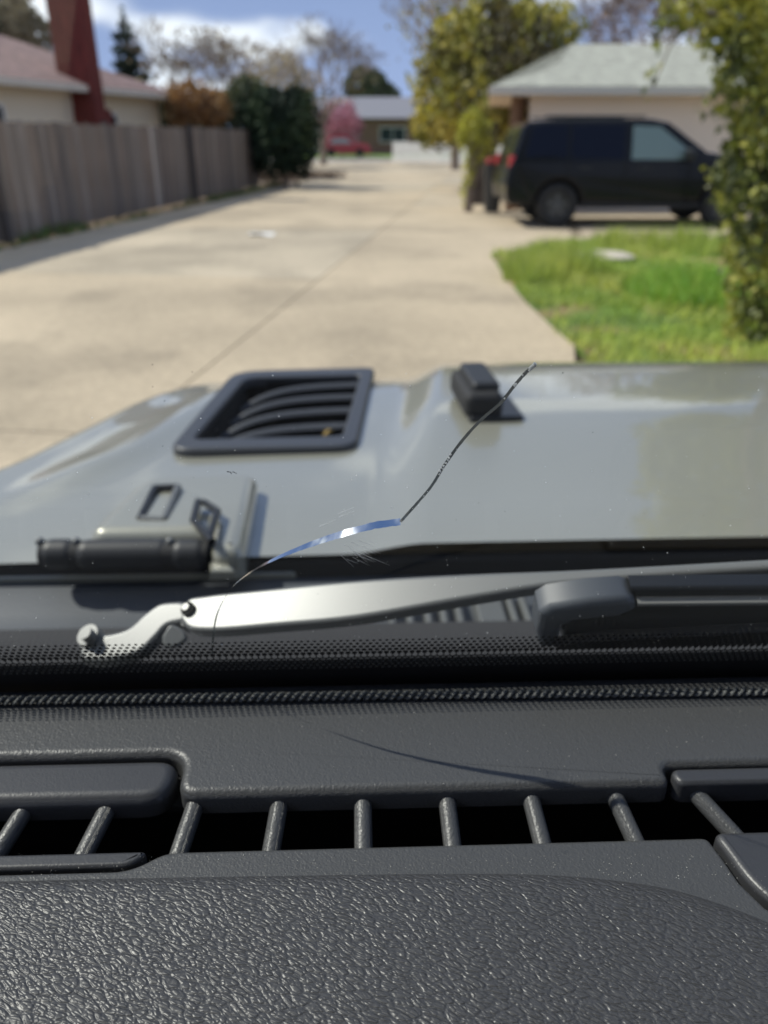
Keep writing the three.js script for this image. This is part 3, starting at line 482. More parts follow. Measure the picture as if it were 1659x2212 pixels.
// ================================================================ the car the picture is taken from
const car = thing('off_road_car', 'grey green off road car in the foreground, its black dashboard, cracked windshield and hood', 'car');
const CX = 0.40;                                                      // its middle
// ---------------------------------------------------------------- hood
const hoodY = z => EYE - 0.305 - 0.052 * (-z - 0.55), hoodN = V3(0, 1, -0.052).normalize(), hoodP0 = V3(0, hoodY(-0.55), -0.55);
const onHood = (px, py, lift = 0) => onPlane(px, py, hoodN, hoodP0.clone().setY(hoodP0.y + lift));
const ZF = -1.275, ZR = -0.545;
{
  const sil = [[0, 1004], [120, 947], [250, 884], [400, 824], [480, 801]].map(q => onHood(...q, -0.012));
  const left = [[ZR, sil[0].x - 0.5 * (sil[0].z - ZR) * -0.72], ...sil.map(p => [p.z, p.x])];
  left[0] = [ZR, sil[0].x - 0.12];
  const xL = z => { for (let i = 0; i + 1 < left.length; i++) if (z <= left[i][0] && z >= left[i + 1][0]) return lerp(left[i][1], left[i + 1][1], (z - left[i][0]) / (left[i + 1][0] - left[i][0])); const e = left[left.length - 1]; const k = clamp((e[0] - z) / (e[0] - ZF)); return lerp(e[1], e[1] + 0.25, 1 - Math.sqrt(1 - k * k * 0.999)); };
  const outline = []; for (let k = 0; k <= 120; k++) { const z = lerp(ZR, ZF, k / 120); outline.push([xL(z), z]); } for (let x = xL(ZF); x < CX; x += 0.01) outline.push([x, ZF]);
  const dist = (x, z) => { let m = 9; for (const [a, b] of outline) m = Math.min(m, (a - x) * (a - x) + (b - z) * (b - z)); return Math.sqrt(m); };
  const c0 = onHood(918, 790), c1 = onHood(846, 1120), xb = z => lerp(c0.x, c1.x, (z - c0.z) / (c1.z - c0.z));
  const R = 0.045, height = (x, z) => {
    const xs = x > CX ? 2 * CX - x : x;                               // both halves alike
    const d = dist(xs, z); let y = hoodY(z) - (d < R ? R - Math.sqrt(R * R - (R - d) * (R - d)) : 0);
    const b = smooth(xb(z) - 0.03, xb(z) + 0.035, xs); y += b * 0.024 * lerp(0.35, 1, smooth(-0.62, -0.95, z));
    y += 0.006 * (1 - Math.pow((x - CX) / 0.7, 2));                    // crown
    const rl = (xs - xL(z)) - 0.14; y += 0.007 * Math.exp(-rl * rl / 0.0012) * smooth(-0.62, -0.8, z) * smooth(-1.24, -1.1, z);   // pressed line beside the vent
    y -= 0.03 * Math.pow(clamp((-1.06 - z) / 0.22), 2);               // the nose falls away
    return y;
  };
  car.userData.hoodHeight = undefined; delete car.userData.hoodHeight;
  const vent = [[515, 809], [794, 803], [754, 956], [390, 963]].map(q => onHood(...q, 0.012)), inVent = (x, z) => { let c = false; for (let i = 0, j = 3; i < 4; j = i++) { const a = vent[i], b = vent[j]; if ((a.z > z) !== (b.z > z) && x < (b.x - a.x) * (z - a.z) / (b.z - a.z) + a.x) c = !c; } return c; };
  const nu = 260, nv = 120, g = gridGeo(nu, nv, (u, v) => { const z = lerp(ZR, ZF, 1 - Math.pow(1 - v, 1.15)), a = xL(z), s = 0.5 - 0.5 * Math.cos(Math.PI * u), uu = lerp(u, s, 0.35), x = lerp(a, 2 * CX - a, uu); return V3(x, height(x, z), z); });
  const p = g.attributes.position, idx = g.index.array, keep = [];
  for (let i = 0; i < idx.length; i += 3) { const x = (p.getX(idx[i]) + p.getX(idx[i + 1]) + p.getX(idx[i + 2])) / 3, z = (p.getZ(idx[i]) + p.getZ(idx[i + 1]) + p.getZ(idx[i + 2])) / 3; if (!inVent(x, z) && !inVent(2 * CX - x, z)) keep.push(idx[i], idx[i + 1], idx[i + 2]); }
  g.setIndex(keep); part('hood', g, M.paint, car);
  // the rolled edge runs down to the fenders and the grille
  const skirt = gridGeo(outline.length - 1, 1, (u, v) => { const q = outline[Math.round(u * (outline.length - 1))]; return V3(q[0], height(q[0], q[1]) - v * 0.16, q[1]); });
  part('hood_side', [skirt, skirt.clone().scale(-1, 1, 1).translate(2 * CX, 0, 0)], M.paint, car);
  globalThis.hoodHeight = height;

  // vents, the left one in view
  const sh = g2 => { const q = g2.attributes.position; for (let i = 0; i < q.count; i++) q.setY(i, q.getY(i) + hoodY(q.getZ(i)) + 0.004); return g2; };
  const outer = [[505, 803, 0.05], [810, 795, 0.02], [770, 966, 0.03], [360, 974, 0.03]].map(([x, y, r]) => { const q = onHood(x, y, 0.010); return [q.x, q.z, r]; });
  const inner = [[532, 817, 0.03], [778, 811, 0.010], [738, 943, 0.012], [418, 951, 0.012]].map(([x, y, r]) => { const q = onHood(x, y, 0.010); return [q.x, q.z, r]; });
  const vg = sub('hood_vent', car);
  part('vent_frame', sh(slab(rounded(outer), 0.014, 0.0045, [rounded(inner).reverse()]).translate(0, 0.008, 0)), M.ventPlastic, vg);
  const I = inner.map(q => V3(q[0], 0, q[1]));
  for (let k = 0; k < 4; k++) {                                        // slats across, drooping to the outside
    const t0 = (k + 0.55) / 4.4, L0 = I[0].clone().lerp(I[3], t0), R0 = I[1].clone().lerp(I[2], t0 - 0.02);
    part('slat', gridGeo(24, 6, (u, v) => { const q = L0.clone().lerp(R0, u * 0.985 + 0.01), w = v - 0.5; return V3(q.x, hoodY(q.z) + 0.008 - 0.022 * Math.pow(1 - u, 5) - 0.003 * w * w * 4 - 0.003 * v, q.z + w * 0.013 + 0.035 * Math.pow(1 - u, 2.5)); }), M.ventPlastic, vg);
  }
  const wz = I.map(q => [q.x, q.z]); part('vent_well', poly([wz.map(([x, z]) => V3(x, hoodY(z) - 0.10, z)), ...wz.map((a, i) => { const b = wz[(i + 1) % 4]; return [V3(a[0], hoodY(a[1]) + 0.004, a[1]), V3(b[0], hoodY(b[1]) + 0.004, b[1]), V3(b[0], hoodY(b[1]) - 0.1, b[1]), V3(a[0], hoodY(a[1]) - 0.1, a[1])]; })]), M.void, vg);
  const wire = [onHood(700, 945, -0.02), onHood(722, 918, -0.015)]; part('wire', rod(wire[0], wire[1], 0.004), std([0.30, 0.20, 0.05], 0.5), vg);
  const vg2 = vg.clone(); vg2.name = 'hood_vent'; vg2.scale.x = -1; vg2.position.x = 2 * CX; car.add(vg2);

  // rubber stop for the folded windshield
  const bp = onHood(1030, 915, 0.03), bq = onHood(1015, 815, 0.05), hb = sub('hood_bumper', car), w = 0.046, l = 0.115; hb.position.set((bp.x + bq.x) / 2 + 0.004, height(bp.x, bp.z), (bp.z + bq.z) / 2 - 0.01); hb.rotation.y = 0.05;
  part('pad', rbox(w, 0.032, l, 0.010, 0, 0.017, 0), M.rubber, hb); part('ridge', rbox(w * 0.72, 0.014, l * 0.82, 0.006, 0.004, 0.035, -0.004), M.blackPlastic, hb); part('foot', rbox(w + 0.018, 0.008, l * 0.7, 0.003, 0.014, 0.003, 0.022), M.blackGloss, hb);
  const hb2 = hb.clone(); hb2.position.x = 2 * CX - hb.position.x + 0.35; hb2.name = 'hood_bumper'; car.add(hb2);

  // hood hinge
  const hg = sub('hood_hinge', car), Y0 = 0.012, hp = (px, py, r = 0) => { const q = onHood(px, py, Y0); return [q.x, q.z, r]; };
  const lift = g2 => { const q = g2.attributes.position; for (let i = 0; i < q.count; i++) q.setY(i, q.getY(i) + height(clamp(q.getX(i), -0.6, 1.4), q.getZ(i)) + 0.001); return g2; };
  part('bracket', lift(slab(rounded([hp(185, 1172, 0.016), hp(312, 1046, 0.03), hp(560, 1042, 0.018), hp(527, 1214, 0.016), hp(455, 1214, 0.014), hp(452, 1172)]), 0.026, 0.0125).translate(0, 0.019, 0)), M.paint, hg);
  const ring = [hp(306, 1143, 0.004), hp(338, 1082, 0.004), hp(388, 1080, 0.004), hp(358, 1145, 0.004)], cx = ring.reduce((s, q) => s + q[0], 0) / 4, cz = ring.reduce((s, q) => s + q[1], 0) / 4;
  for (let k = 0; k < 4; k++) { const a = ring[k], b = ring[(k + 1) % 4], y = height(cx, cz) + 0.021; part('latch_loop', rod(V3(a[0], y, a[1]), V3(b[0], y, b[1]), 0.0034, 0.0034, 10), k === 3 || k === 2 ? M.arm : M.blackGloss, hg); }
  for (const [a, b] of [[[428, 1083], [418, 1125]], [[418, 1125], [458, 1170]], [[440, 1085], [470, 1105]], [[470, 1105], [452, 1160]]]) { const p0 = onHood(...a, 0.03), p1 = onHood(...b, 0.03); part('stay', rod(p0, p1, 0.0032, 0.0032, 8), M.blackGloss, hg); }
  const b0 = onHood(92, 1196, 0.012), b1 = onHood(452, 1196, 0.012), by = b0.y;
  const seg = [0, 0.215, 0.775, 1];
  for (let k = 0; k < 3; k++) { const a = b0.clone().lerp(b1, seg[k] + 0.008), b = b0.clone().lerp(b1, seg[k + 1] - 0.008); part('knuckle', new THREE.CapsuleGeometry(0.0118, a.distanceTo(b) - 0.016, 5, 18).rotateZ(Math.PI / 2).translate((a.x + b.x) / 2, by, (a.z + b.z) / 2), M.blackPlastic, hg); }
  part('pin', rod(b0, b1, 0.0105, 0.0105, 14), M.rubber, hg);
  for (const s of [0.0, 0.215, 0.775]) { const q = b0.clone().lerp(b1, s); part('bolt', new THREE.SphereGeometry(0.0036, 12, 8).translate(q.x, q.y + 0.0105, q.z), M.arm, hg); }
  part('tail', lift(slab(rounded([hp(452, 1192), hp(470, 1190, 0.004), hp(512, 1226, 0.004), hp(452, 1226)]), 0.008, 0.003).translate(0, 0.006, 0)), M.paint, hg);
}
// fenders, grille and sills close the body around the engine
for (const s of [-1, 1]) {
  const X = x => CX + s * x;
  part('fender', [rbox(0.30, 0.08, 0.9, 0.035, X(0.86), 0.80, -1.02)], M.blackPlastic, car);
  part('body_side', [box(0.06, 0.55, 1.05, X(0.72), 0.72, -0.75), box(0.06, 0.62, 1.9, X(1.0), 0.83, 0.72)], M.paint, car);
  part('windshield_pillar', rod(V3(X(1.0), EYE - 0.34, -0.315), V3(X(0.97), EYE + 0.43, 0.03), 0.035, 0.035, 8), M.interior, car);
  part('rear_pillar', box(0.06, 0.75, 0.12, X(0.97), EYE + 0.07, 1.65), M.interior, car);
  const wh = sub('wheel', car); wh.position.set(X(0.90), 0.41, -1.05); part('tyre', new THREE.TorusGeometry(0.30, 0.12, 12, 28).rotateY(Math.PI / 2), M.rubber, wh); part('rim', new THREE.CylinderGeometry(0.22, 0.22, 0.16, 20).rotateZ(Math.PI / 2), M.arm, wh);
}
part('grille', box(1.0, 0.5, 0.04, CX, 0.72, ZF + 0.03), M.paint, car);
part('roof', [rbox(2.04, 0.05, 1.75, 0.02, CX, EYE + 0.455, 0.86), box(2.0, 0.06, 0.06, CX, EYE + 0.43, 0.03)], M.interior, car);
part('floor', box(1.7, 0.04, 2.2, CX, 0.52, 0.6), M.interior, car);
part('rear_wall', box(1.7, 1.35, 0.05, CX, 1.2, 1.72), M.interior, car);
part('firewall', box(1.5, 0.62, 0.04, CX, 0.80, -0.44), M.interior, car);
// ---------------------------------------------------------------- cowl
{
  const y = EYE - 0.335;
  part('cowl', [gridGeo(60, 12, (u, v) => { const z = lerp(-0.56, -0.28, v), x = lerp(CX - 0.97, CX + 0.97, u); return V3(x, y + 0.012 * smooth(-0.50, -0.54, z) - 0.012 * smooth(-0.40, -0.30, z), z); })], M.cowl, car);
  const e0 = onY(0, 1243, y + 0.016), e1 = onY(640, 1236, y + 0.016);
  part('cowl_flange', rbox(e1.x - e0.x + 0.3, 0.008, 0.010, 0.003, (e0.x + e1.x) / 2 - 0.15, y + 0.014, (e0.z + e1.z) / 2), M.paint, car);
  part('hood_seal', rbox(1.5, 0.032, 0.012, 0.005, CX, y + 0.013, -0.553), M.rubber, car);
  const gr = sub('cowl_grille', car), r = rng(71);
  for (const px of [850, 890, 930, 965, 1000, 1070, 1120, 1150, 1500, 1560, 1620]) { const a = onY(px, 1402, y - 0.004), wide = px === 1070 ? 0.022 : 0.006; part('grille_rib', rbox(wide, 0.014, 0.052, 0.0028, a.x, y + 0.006, a.z - 0.026 + 0.01 * (r() - 0.5)), std([0.10, 0.105, 0.105], 0.5), gr).rotation.y = 0; }
  for (const [px, py] of [[1475, 1268], [1590, 1264], [1655, 1262]]) { const a = onY(px, py, y + 0.02); part('cowl_plug', new THREE.SphereGeometry(0.016, 16, 10).scale(1.3, 0.35, 0.8).translate(a.x, y + 0.012, a.z), M.arm, gr); }
}
// ---------------------------------------------------------------- windshield
const TH = rad(66), gUp = V3(0, Math.sin(TH), Math.cos(TH)), gN = V3(0, -Math.cos(TH), Math.sin(TH)), gP = V3(0, EYE - 0.172, -0.215);   // gN points into the cabin
const onGlass = (px, py, off = 0) => onPlane(px, py, gN, gP.clone().addScaledVector(gN, off));
const glassAt = (x, t, off = 0) => V3(x, gP.y, gP.z).addScaledVector(gUp, t).addScaledVector(gN, off);
const glassT = p => p.clone().sub(gP).dot(gUp);
const ws = sub('windshield', car);
{
  part('pane', gridGeo(1, 1, (u, v) => glassAt(CX + (u - 0.5) * 1.92, lerp(-0.16, 0.655, v))), M.glass, ws);
  // printed black border with its dots
  const tTop = glassT(onGlass(830, 1374)), tBot = glassT(onGlass(830, 1437)), p = 0.00205, rows = Math.round((tTop - tBot) / (p * 0.86));
  part('black_border', gridGeo(1, 1, (u, v) => glassAt(CX + (u - 0.5) * 1.92, lerp(-0.155, tBot, v), 0.0009)), std([0.006, 0.006, 0.007], 0.6), ws);
  const W = 48, RH = 44, H = rows * RH, d = new Uint8Array(W * H * 4);
  for (let j = 0; j < H; j++) for (let i = 0; i < W; i++) {
    const row = j / RH; let a = 0;
    for (let k = -1; k <= 1; k++) {
      const rr = Math.floor(row) + k, f = rr / rows, cy = rr + 0.5, off = (rr & 1) ? 0.5 : 0;
      for (let m = -1; m <= 1; m++) { const dx = i / W - off - 0.25 - m, dy = (row - cy) * 0.86, D = Math.hypot(dx, dy); if (f >= 0.5) a = Math.max(a, D < lerp(0.44, 0.20, (f - 0.5) / 0.5) ? 1 : 0); }
    }
    if (row / rows < 0.5) { a = 1; for (let k = -1; k <= 1; k++) { const rr = Math.floor(row) + k, f = rr / rows, off = (rr & 1) ? 0.5 : 0; for (let m = -1; m <= 1; m++) { const dx = i / W - off - 0.25 - m, dy = (row - rr - 0.5) * 0.86; if (Math.hypot(dx, dy) < lerp(0.28, 0.47, f / 0.5)) a = 0; } } }
    const o = (j * W + i) * 4; d[o] = d[o + 1] = d[o + 2] = a * 255; d[o + 3] = 255;
  }
  const am = new THREE.DataTexture(d, W, H); am.wrapS = THREE.RepeatWrapping; am.wrapT = THREE.ClampToEdgeWrapping; am.magFilter = am.minFilter = THREE.LinearFilter; am.needsUpdate = true;
  part('dot_border', gridGeo(1, 1, (u, v) => glassAt(CX + (u - 0.5) * 1.92, lerp(tBot, tTop, v), 0.0009), (q, u, v) => [u * 1.92 / p, v]), std([0.006, 0.006, 0.007], 0.6, { alphaMap: am, alphaTest: 0.5 }), ws);

  // the crack: a thin fracture face inside the glass, square to the pane below its kink and turning flat above it
  const lower = [[458, 1415], [461, 1372], [468, 1330], [485, 1293], [510, 1260], [556, 1227], [605, 1202], [660, 1180], [712, 1162], [760, 1147], [815, 1134], [865, 1127]];
  const upper = [[865, 1127], [900, 1088], [932, 1050], [960, 1005], [1000, 950], [1040, 906], [1082, 870], [1112, 832], [1135, 806], [1157, 787]];
  function ribbon(pts, width, twist, off) {
    const c = new THREE.CatmullRomCurve3(pts.map(q => onGlass(...q, off))), N = 150, r = rng(81);
    return gridGeo(N, 2, (u, v) => {
      const q = c.getPoint(u), t = c.getTangent(u), side = t.clone().cross(gN).normalize(), a = twist(u) + 0.10 * (fbm(u * 26, 2, 3, 0, 83) - 0.5), b = gN.clone().multiplyScalar(Math.cos(a)).addScaledVector(side, Math.sin(a));
      return q.addScaledVector(b, (v - 0.5) * width(u) * (1 + 0.25 * (fbm(u * 60, v * 2, 2, 0, 84) - 0.5)));
    }, (q, u, v) => [u, v]);
  }
  const mm = 0.001, cr = part('crack', ribbon(lower, u => mm * (0.55 + 1.7 * smooth(0.25, 0.75, u)), u => lerp(lerp(1.3, -0.38, smooth(0.12, 0.34, u)), 0.06, smooth(0.35, 0.85, u)), -0.0014), M.crack, ws, 'curved bright crack reflecting the sky');
  part('crack', ribbon(upper, u => mm * lerp(0.72, 0.80, u), u => lerp(1.15, 1.45, smooth(0, 0.15, u)), -0.0014), M.crack, ws, 'dark straight part of the crack above its kink');
  const r = rng(85), chips = [], cu = new THREE.CatmullRomCurve3(upper.map(q => onGlass(...q, -0.0002)));
  const chip = (u, s, k) => { const q = cu.getPoint(u); for (let i = 0; i < k; i++) chips.push(new THREE.TetrahedronGeometry(s * (0.4 + r()), 0).scale(1, 1, 0.35).rotateZ(r() * 6).translate(q.x + (r() - 0.5) * s * 1.6, q.y + (r() - 0.5) * s * 1.6, q.z)); };
  for (let k = 0; k < 12; k++) chip(0.94 + 0.058 * k / 11, 0.00038, 3);
  for (let k = 0; k < 6; k++) chip(0.775 + r() * 0.02, 0.0003, 1); for (let k = 0; k < 8; k++) chip(0.29 + 0.10 * k / 8, 0.00032, 2); for (let k = 0; k < 8; k++) chip(r(), 0.0002, 1);
  part('crack_chips', chips, M.haze, ws).userData.kind = 'stuff';
  // wiping scratches right of the glint
  const sc = []; for (let k = 0; k < 26; k++) { const x = 735 + r() * 70, y = 1168 + r() * 42, L = 14 + r() * 34, a = 0.25 + 0.5 * r(); sc.push(rod(onGlass(x, y, 0.0003), onGlass(x + Math.cos(a) * L, y + Math.sin(a) * L, 0.0003), 0.000025 + 0.00002 * r(), 0.00001, 3)); }
  for (const [x, y, x2, y2] of [[732, 1117, 765, 1104], [730, 1110, 764, 1096], [690, 1137, 726, 1122]]) sc.push(rod(onGlass(x, y, 0.0003), onGlass(x2, y2, 0.0003), 0.00006, 0.00003, 3));
  part('scratches', sc, M.haze, ws).userData.kind = 'stuff';
  const du = [], dk = [];
  for (let k = 0; k < 330; k++) { const x = r() * 1659, y = 760 + Math.pow(r(), 0.6) * 660, q = onGlass(x, y, r() < 0.5 ? 0.0004 : -0.0004), s = 0.00007 + 0.00018 * Math.pow(r(), 3); du.push(new THREE.TetrahedronGeometry(s, 0).rotateX(r() * 6).rotateY(r() * 6).translate(q.x, q.y, q.z)); }
  for (let k = 0; k < 26; k++) { const q = onGlass(r() * 1659, 700 + r() * 600, -0.0004); dk.push(new THREE.TetrahedronGeometry(0.0001 + 0.00008 * r(), 0).rotateX(r() * 6).translate(q.x, q.y, q.z)); }
  for (let k = 0; k < 9; k++) { const q = onGlass(490 + k * 2.2 + r() * 3, 1017 + r() * 5 + k * 0.4, -0.0004); dk.push(new THREE.TetrahedronGeometry(0.0002, 0).rotateX(r() * 6).translate(q.x, q.y, q.z)); }
  part('dust', du, M.haze, ws).userData.kind = 'stuff'; part('dirt_specks', dk, M.void, ws).userData.kind = 'stuff';
}
// ---------------------------------------------------------------- wiper
function flatShape(pts, off, thick, bevel, n = gN, p0 = glassAt(0, 0, 0)) { // an outline on a plane with normal n, parallel to the glass unless told otherwise
  const ex = V3(1, 0, 0).addScaledVector(n, -n.x).normalize(), ey = n.clone().cross(ex), o = p0.clone().addScaledVector(n, off);
  const g = slab(pts.map(q => { const p = onPlane(q[0], q[1], n, o).sub(o); return [p.dot(ex), -p.dot(ey)]; }), thick, bevel, [], 5);
  return g.applyMatrix4(new THREE.Matrix4().makeBasis(ex, n, ey.negate()).setPosition(o));
}
{
  const wa = sub('wiper_arm', car), off = 0, aN = V3(-0.30, 0.83, 0.45).normalize(), aP = onGlass(600, 1320, -0.05);
  const onArm = (px, py, o) => onPlane(px, py, aN, aP.clone().addScaledVector(aN, o));
  const spl = (pts, n = 40) => new THREE.CatmullRomCurve3(pts.map(q => V3(q[0], q[1], 0))).getPoints(n).map(p => [p.x, p.y]);
  part('arm', flatShape([...spl([[392, 1318], [405, 1293], [440, 1285], [560, 1272], [760, 1252], [1000, 1238], [1250, 1228], [1659, 1205], [1900, 1190]]), ...spl([[1900, 1214], [1659, 1230], [1400, 1246], [1200, 1263], [1000, 1295], [760, 1337], [600, 1352], [450, 1363], [405, 1358], [386, 1338]])], off, 0.006, 0.002, aN, aP), M.arm, wa);
  part('head', flatShape([...spl([[168, 1398], [176, 1370], [230, 1368], [275, 1355], [310, 1325], [345, 1302], [385, 1297]]), [402, 1300], [396, 1358], ...spl([[386, 1345], [360, 1352], [335, 1378], [300, 1410], [230, 1428], [172, 1428]])], 0, 0.006, 0.0022, V3(-0.24, 0.82, 0.48).normalize(), onArm(394, 1330, -0.002)), M.arm, wa);
  part('spring_tab', flatShape(spl([[350, 1375], [368, 1350], [395, 1362], [402, 1378], [372, 1398], [352, 1392], [350, 1375]]), 0, 0.003, 0.001, V3(0.02, 0.7, 0.66).normalize(), onArm(375, 1375, 0)), M.arm, wa);
  const rv = onArm(408, 1317, off), disc = (r, h, p) => new THREE.CylinderGeometry(r, r, h, 24).applyQuaternion(new THREE.Quaternion().setFromUnitVectors(V3(0, 1, 0), aN)).translate(p.x, p.y, p.z);
  part('pivot_hole', disc(0.0031, 0.003, rv), M.void, wa); part('rivet', disc(0.0016, 0.005, onArm(406, 1316, off)), M.arm, wa);
  part('pivot_nut', [disc(0.005, 0.006, onArm(197, 1377, off)), disc(0.003, 0.010, onArm(197, 1377, off + 0.002))], M.arm, wa);
  const wb = sub('wiper_blade', car), ob = -0.012;
  part('adapter', flatShape([[1166, 1402], [1158, 1370], [1166, 1330], [1190, 1316], [1275, 1303], [1350, 1298], [1374, 1306], [1378, 1318], [1340, 1336], [1240, 1346], [1216, 1360], [1206, 1402]], ob, 0.010, 0.003), M.cowl, wb);
  part('rubber_strip', flatShape([[1200, 1398], [1290, 1385], [1659, 1366], [1950, 1350], [1950, 1378], [1659, 1393], [1290, 1404], [1205, 1406]], ob + 0.004, 0.004, 0.001), M.rubber, wb);
  part('spine', flatShape([[1365, 1275], [1659, 1272], [1950, 1268], [1950, 1360], [1659, 1368], [1380, 1382], [1215, 1388], [1212, 1340], [1345, 1322]], ob - 0.004, 0.006, 0.002), M.blackGloss, wb);
  part('spine_edge', flatShape([[1378, 1305], [1659, 1302], [1950, 1298], [1950, 1304], [1659, 1309], [1378, 1311]], ob - 0.001, 0.003, 0.0006), std([0.16, 0.16, 0.15], 0.5), wb);
}
// ---------------------------------------------------------------- dashboard
const YD = EYE - 0.165, dash = sub('dashboard', car);
const dP = (px, py, y = YD) => { const q = onY(px, py, y); return [q.x, q.z]; };
{
  const X0 = CX - 0.95, X1 = CX + 0.95, r = rng(91);
  const zl = px => onY(px, lerp(1716, 1690, (px - 390) / 1050), YD).z, zlip = (zl(390) + zl(1440)) / 2;
  const xa = dP(388, 1680)[0], xb = dP(1447, 1680)[0], zn = dP(200, 1630)[1], zm = dP(1560, 1648)[1];
  const at = (g, y) => g.translate(0, y, 0);
  part('top_panel', at(slab(rounded([[X0, -0.2102], [X1, -0.2102], [X1, zm], [xb, zm, 0.005], [xb, zlip, 0.005], [xa, zlip, 0.0065], [xa, zn, 0.008], [X0, zn]]), 0.0075, 0.0028), YD), M.dash, dash);
  part('left_cover', at(slab(rounded([[X0, zn + 0.0009], [xa - 0.0011, zn + 0.0009, 0.008], [xa - 0.0024, zlip + 0.0003, 0.008], [X0, zlip + 0.0003]]), 0.0075, 0.0036), YD - 0.0008), M.dashSmooth, dash);
  part('right_cover', at(slab(rounded([[xb + 0.0014, zm + 0.0012, 0.006], [X1, zm + 0.0012], [X1, zlip + 0.0002], [xb + 0.0018, zlip + 0.0002, 0.008]]), 0.0075, 0.0017), YD - 0.0002), M.dashSmooth, dash);
  // near lip of the defroster slot
  const YL = YD - 0.006, zq = (onY(320, 1835, YL).z + onY(1530, 1810, YL).z) / 2, xc = dP(322, 1850, YL)[0], zc = dP(200, 1880, YL)[1], xe = dP(1530, 1810, YL)[0], zfar = -0.02;
  const edge = [[1531, 1810], [1562, 1850], [1600, 1905], [1655, 1958], [1760, 2010]].map(q => dP(...q, YL));
  part('lower_panel', at(slab(rounded([[X0, zc, 0], [xc - 0.004, zc, 0.008], [xc + 0.004, zq, 0.0035], [xe, zq, 0.002], ...edge.slice(1).map(q => [q[0], q[1]]), [edge[4][0], zfar], [X0, zfar]]), 0.03, 0.0016), YL), M.dash, dash);
  part('left_lower_insert', at(slab(rounded([[X0, zq - 0.0002], [xc + 0.000, zq - 0.0002, 0.004], [xc - 0.0042, zc - 0.0010, 0.006], [X0, zc - 0.0010]]), 0.025, 0.0013), YL + 0.0002), M.dashSmooth, dash);
  part('right_lower_insert', at(slab(rounded([[xe + 0.0012, zq - 0.0006, 0.005], [X1, zq - 0.0006], [X1, zfar - 0.05], ...edge.slice(1).reverse().map(q => [q[0] + 0.0012, q[1] - 0.0006, 0.01])]), 0.028, 0.0020), YL + 0.0014), M.dashSmooth, dash);
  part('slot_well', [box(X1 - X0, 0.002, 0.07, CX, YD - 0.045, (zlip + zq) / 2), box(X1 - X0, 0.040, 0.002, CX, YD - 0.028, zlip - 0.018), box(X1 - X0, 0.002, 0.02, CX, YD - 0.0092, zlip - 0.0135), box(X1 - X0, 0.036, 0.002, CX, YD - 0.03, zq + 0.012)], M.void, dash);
  const tops = [[60, 1741], [237, 1738], [422, 1739], [604, 1735], [784, 1729], [965, 1724], [1145, 1719], [1325, 1715], [1500, 1712], [1668, 1709], [-125, 1744]], bots = [[5, 1828], [190, 1830], [392, 1828], [588, 1826], [785, 1821], [976, 1816], [1169, 1813], [1368, 1809], [1582, 1801], [1800, 1797], [-188, 1832]];
  tops.forEach((q, i) => {
    const a = onY(...q, YD - 0.0055), b = onY(...bots[i], YD - 0.0088), d = b.clone().sub(a); b.addScaledVector(d, 0.35); const e = a.clone().addScaledVector(d, 0); const L = e.distanceTo(b);
    const g = new THREE.CapsuleGeometry(0.0025, L, 6, 14).applyQuaternion(new THREE.Quaternion().setFromUnitVectors(V3(0, 1, 0), b.clone().sub(e).normalize())), m = e.clone().add(b).multiplyScalar(0.5);
    part('vent_bar', worldUV(g).translate(m.x, m.y, m.z), M.dash, dash);
    // each bar stands on a fin that goes down into the slot
  });
  // leather pad
  const edgePx = [[-300, 1905], [0, 1897], [300, 1890], [600, 1885], [900, 1881], [1100, 1881], [1230, 1886], [1350, 1898], [1450, 1915], [1550, 1945], [1659, 1988], [1780, 2050], [1950, 2150]].map(q => onY(...q, YL + 0.0005)), ec = new THREE.CatmullRomCurve3(edgePx);
  const ep = ec.getPoints(220), zEdge = x => { for (let i = 0; i + 1 < ep.length; i++) if (x >= ep[i].x && x <= ep[i + 1].x) return lerp(ep[i].z, ep[i + 1].z, (x - ep[i].x) / (ep[i + 1].x - ep[i].x)); return x < 0 ? ep[0].z : ep[ep.length - 1].z; };
  const px0 = ep[0].x, px1 = ep[ep.length - 1].x;
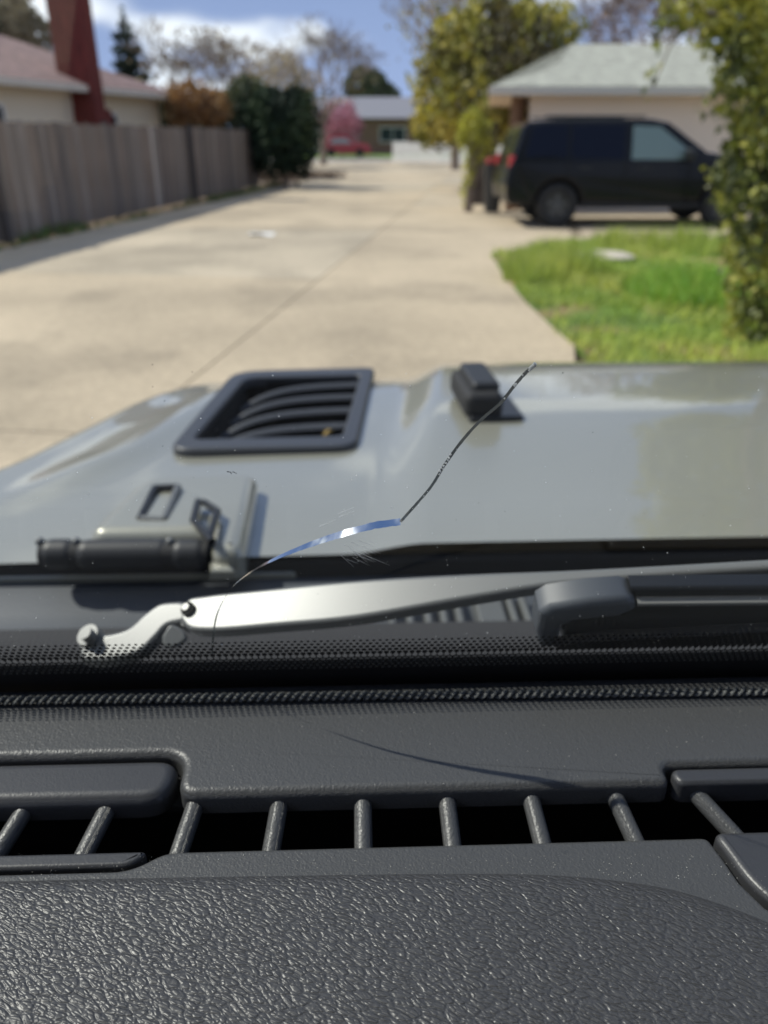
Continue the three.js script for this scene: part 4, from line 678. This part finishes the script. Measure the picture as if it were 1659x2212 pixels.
  part('leather_pad', gridGeo(240, 110, (u, v) => { const x = lerp(px0, px1, u), z0 = zEdge(x), z = lerp(z0, Math.max(-0.012, z0 + 0.02), v), d = z - z0; return V3(x, YL - 0.0012 + 0.0045 * (1 - Math.exp(-d / 0.0022)) + 0.0012 * (1 - Math.exp(-d / 0.02)), z); }, p => [p.x, p.z]), M.leather, dash);
  part('dash_front', gridGeo(1, 8, (u, v) => V3(lerp(X0, X1, u), YL - 0.01 - v * 0.4, -0.022 + 0.02 * Math.sin(v * 2))), M.leather, dash);
  // dust on the plastic and the leather
  const du = [];
  for (let k = 0; k < 1500; k++) {
    const band = r(); const [x, y] = band < 0.45 ? [r() * 1659, 1844 + r() * 48] : band < 0.75 ? [r() * 1659, 1890 + Math.pow(r(), 2) * 250] : [r() * 1659, 1530 + r() * 165];
    const q = onY(x, y, band < 0.45 ? YL + 0.0001 : band < 0.75 ? YL + 0.0042 : YD + 0.0001); if (band >= 0.75 && (x < 400 || x > 1435) && y > 1620) continue;
    const s = 0.00004 + 0.00014 * Math.pow(r(), 3); du.push(new THREE.TetrahedronGeometry(s, 0).rotateX(r() * 6).rotateY(r() * 6).translate(q.x, q.y, q.z));
  }
  part('dust', du, M.dust, dash).userData.kind = 'stuff';
}
{ // twisted cord along the foot of the glass
  const c = new THREE.CatmullRomCurve3([[-500, 1524], [0, 1514], [500, 1507], [830, 1502], [1200, 1498], [1659, 1493], [2300, 1488]].map(q => onY(...q, YD + 0.0016))), L = c.getLength(), pitch = 0.0054, turns = L / pitch, N = Math.round(turns * 14), parts = [];
  for (let s = 0; s < 2; s++) {
    const P = []; for (let k = 0; k <= N; k++) { const u = k / N, p = c.getPointAt(u), a = u * turns * 6.2832 + s * Math.PI; P.push(V3(p.x, p.y + Math.sin(a) * 0.00082, p.z + Math.cos(a) * 0.00082)); }
    const g = gridGeo(N, 6, (u, v) => { const i = Math.min(N, Math.round(u * N)), p = P[i], b = v * 6.2832; return V3(p.x, p.y + Math.sin(b) * 0.00088, p.z + Math.cos(b) * 0.00088); }, (q, u, v) => [u, v]); parts.push(g);
  }
  part('trim_cord', parts, M.cord, car, 'twisted grey cord along the foot of the windshield');
}
delete globalThis.hoodHeight;
scene.traverse(o => { if (o.isMesh) { o.castShadow = true; o.receiveShadow = true; } });
renderer.render(scene, camera);
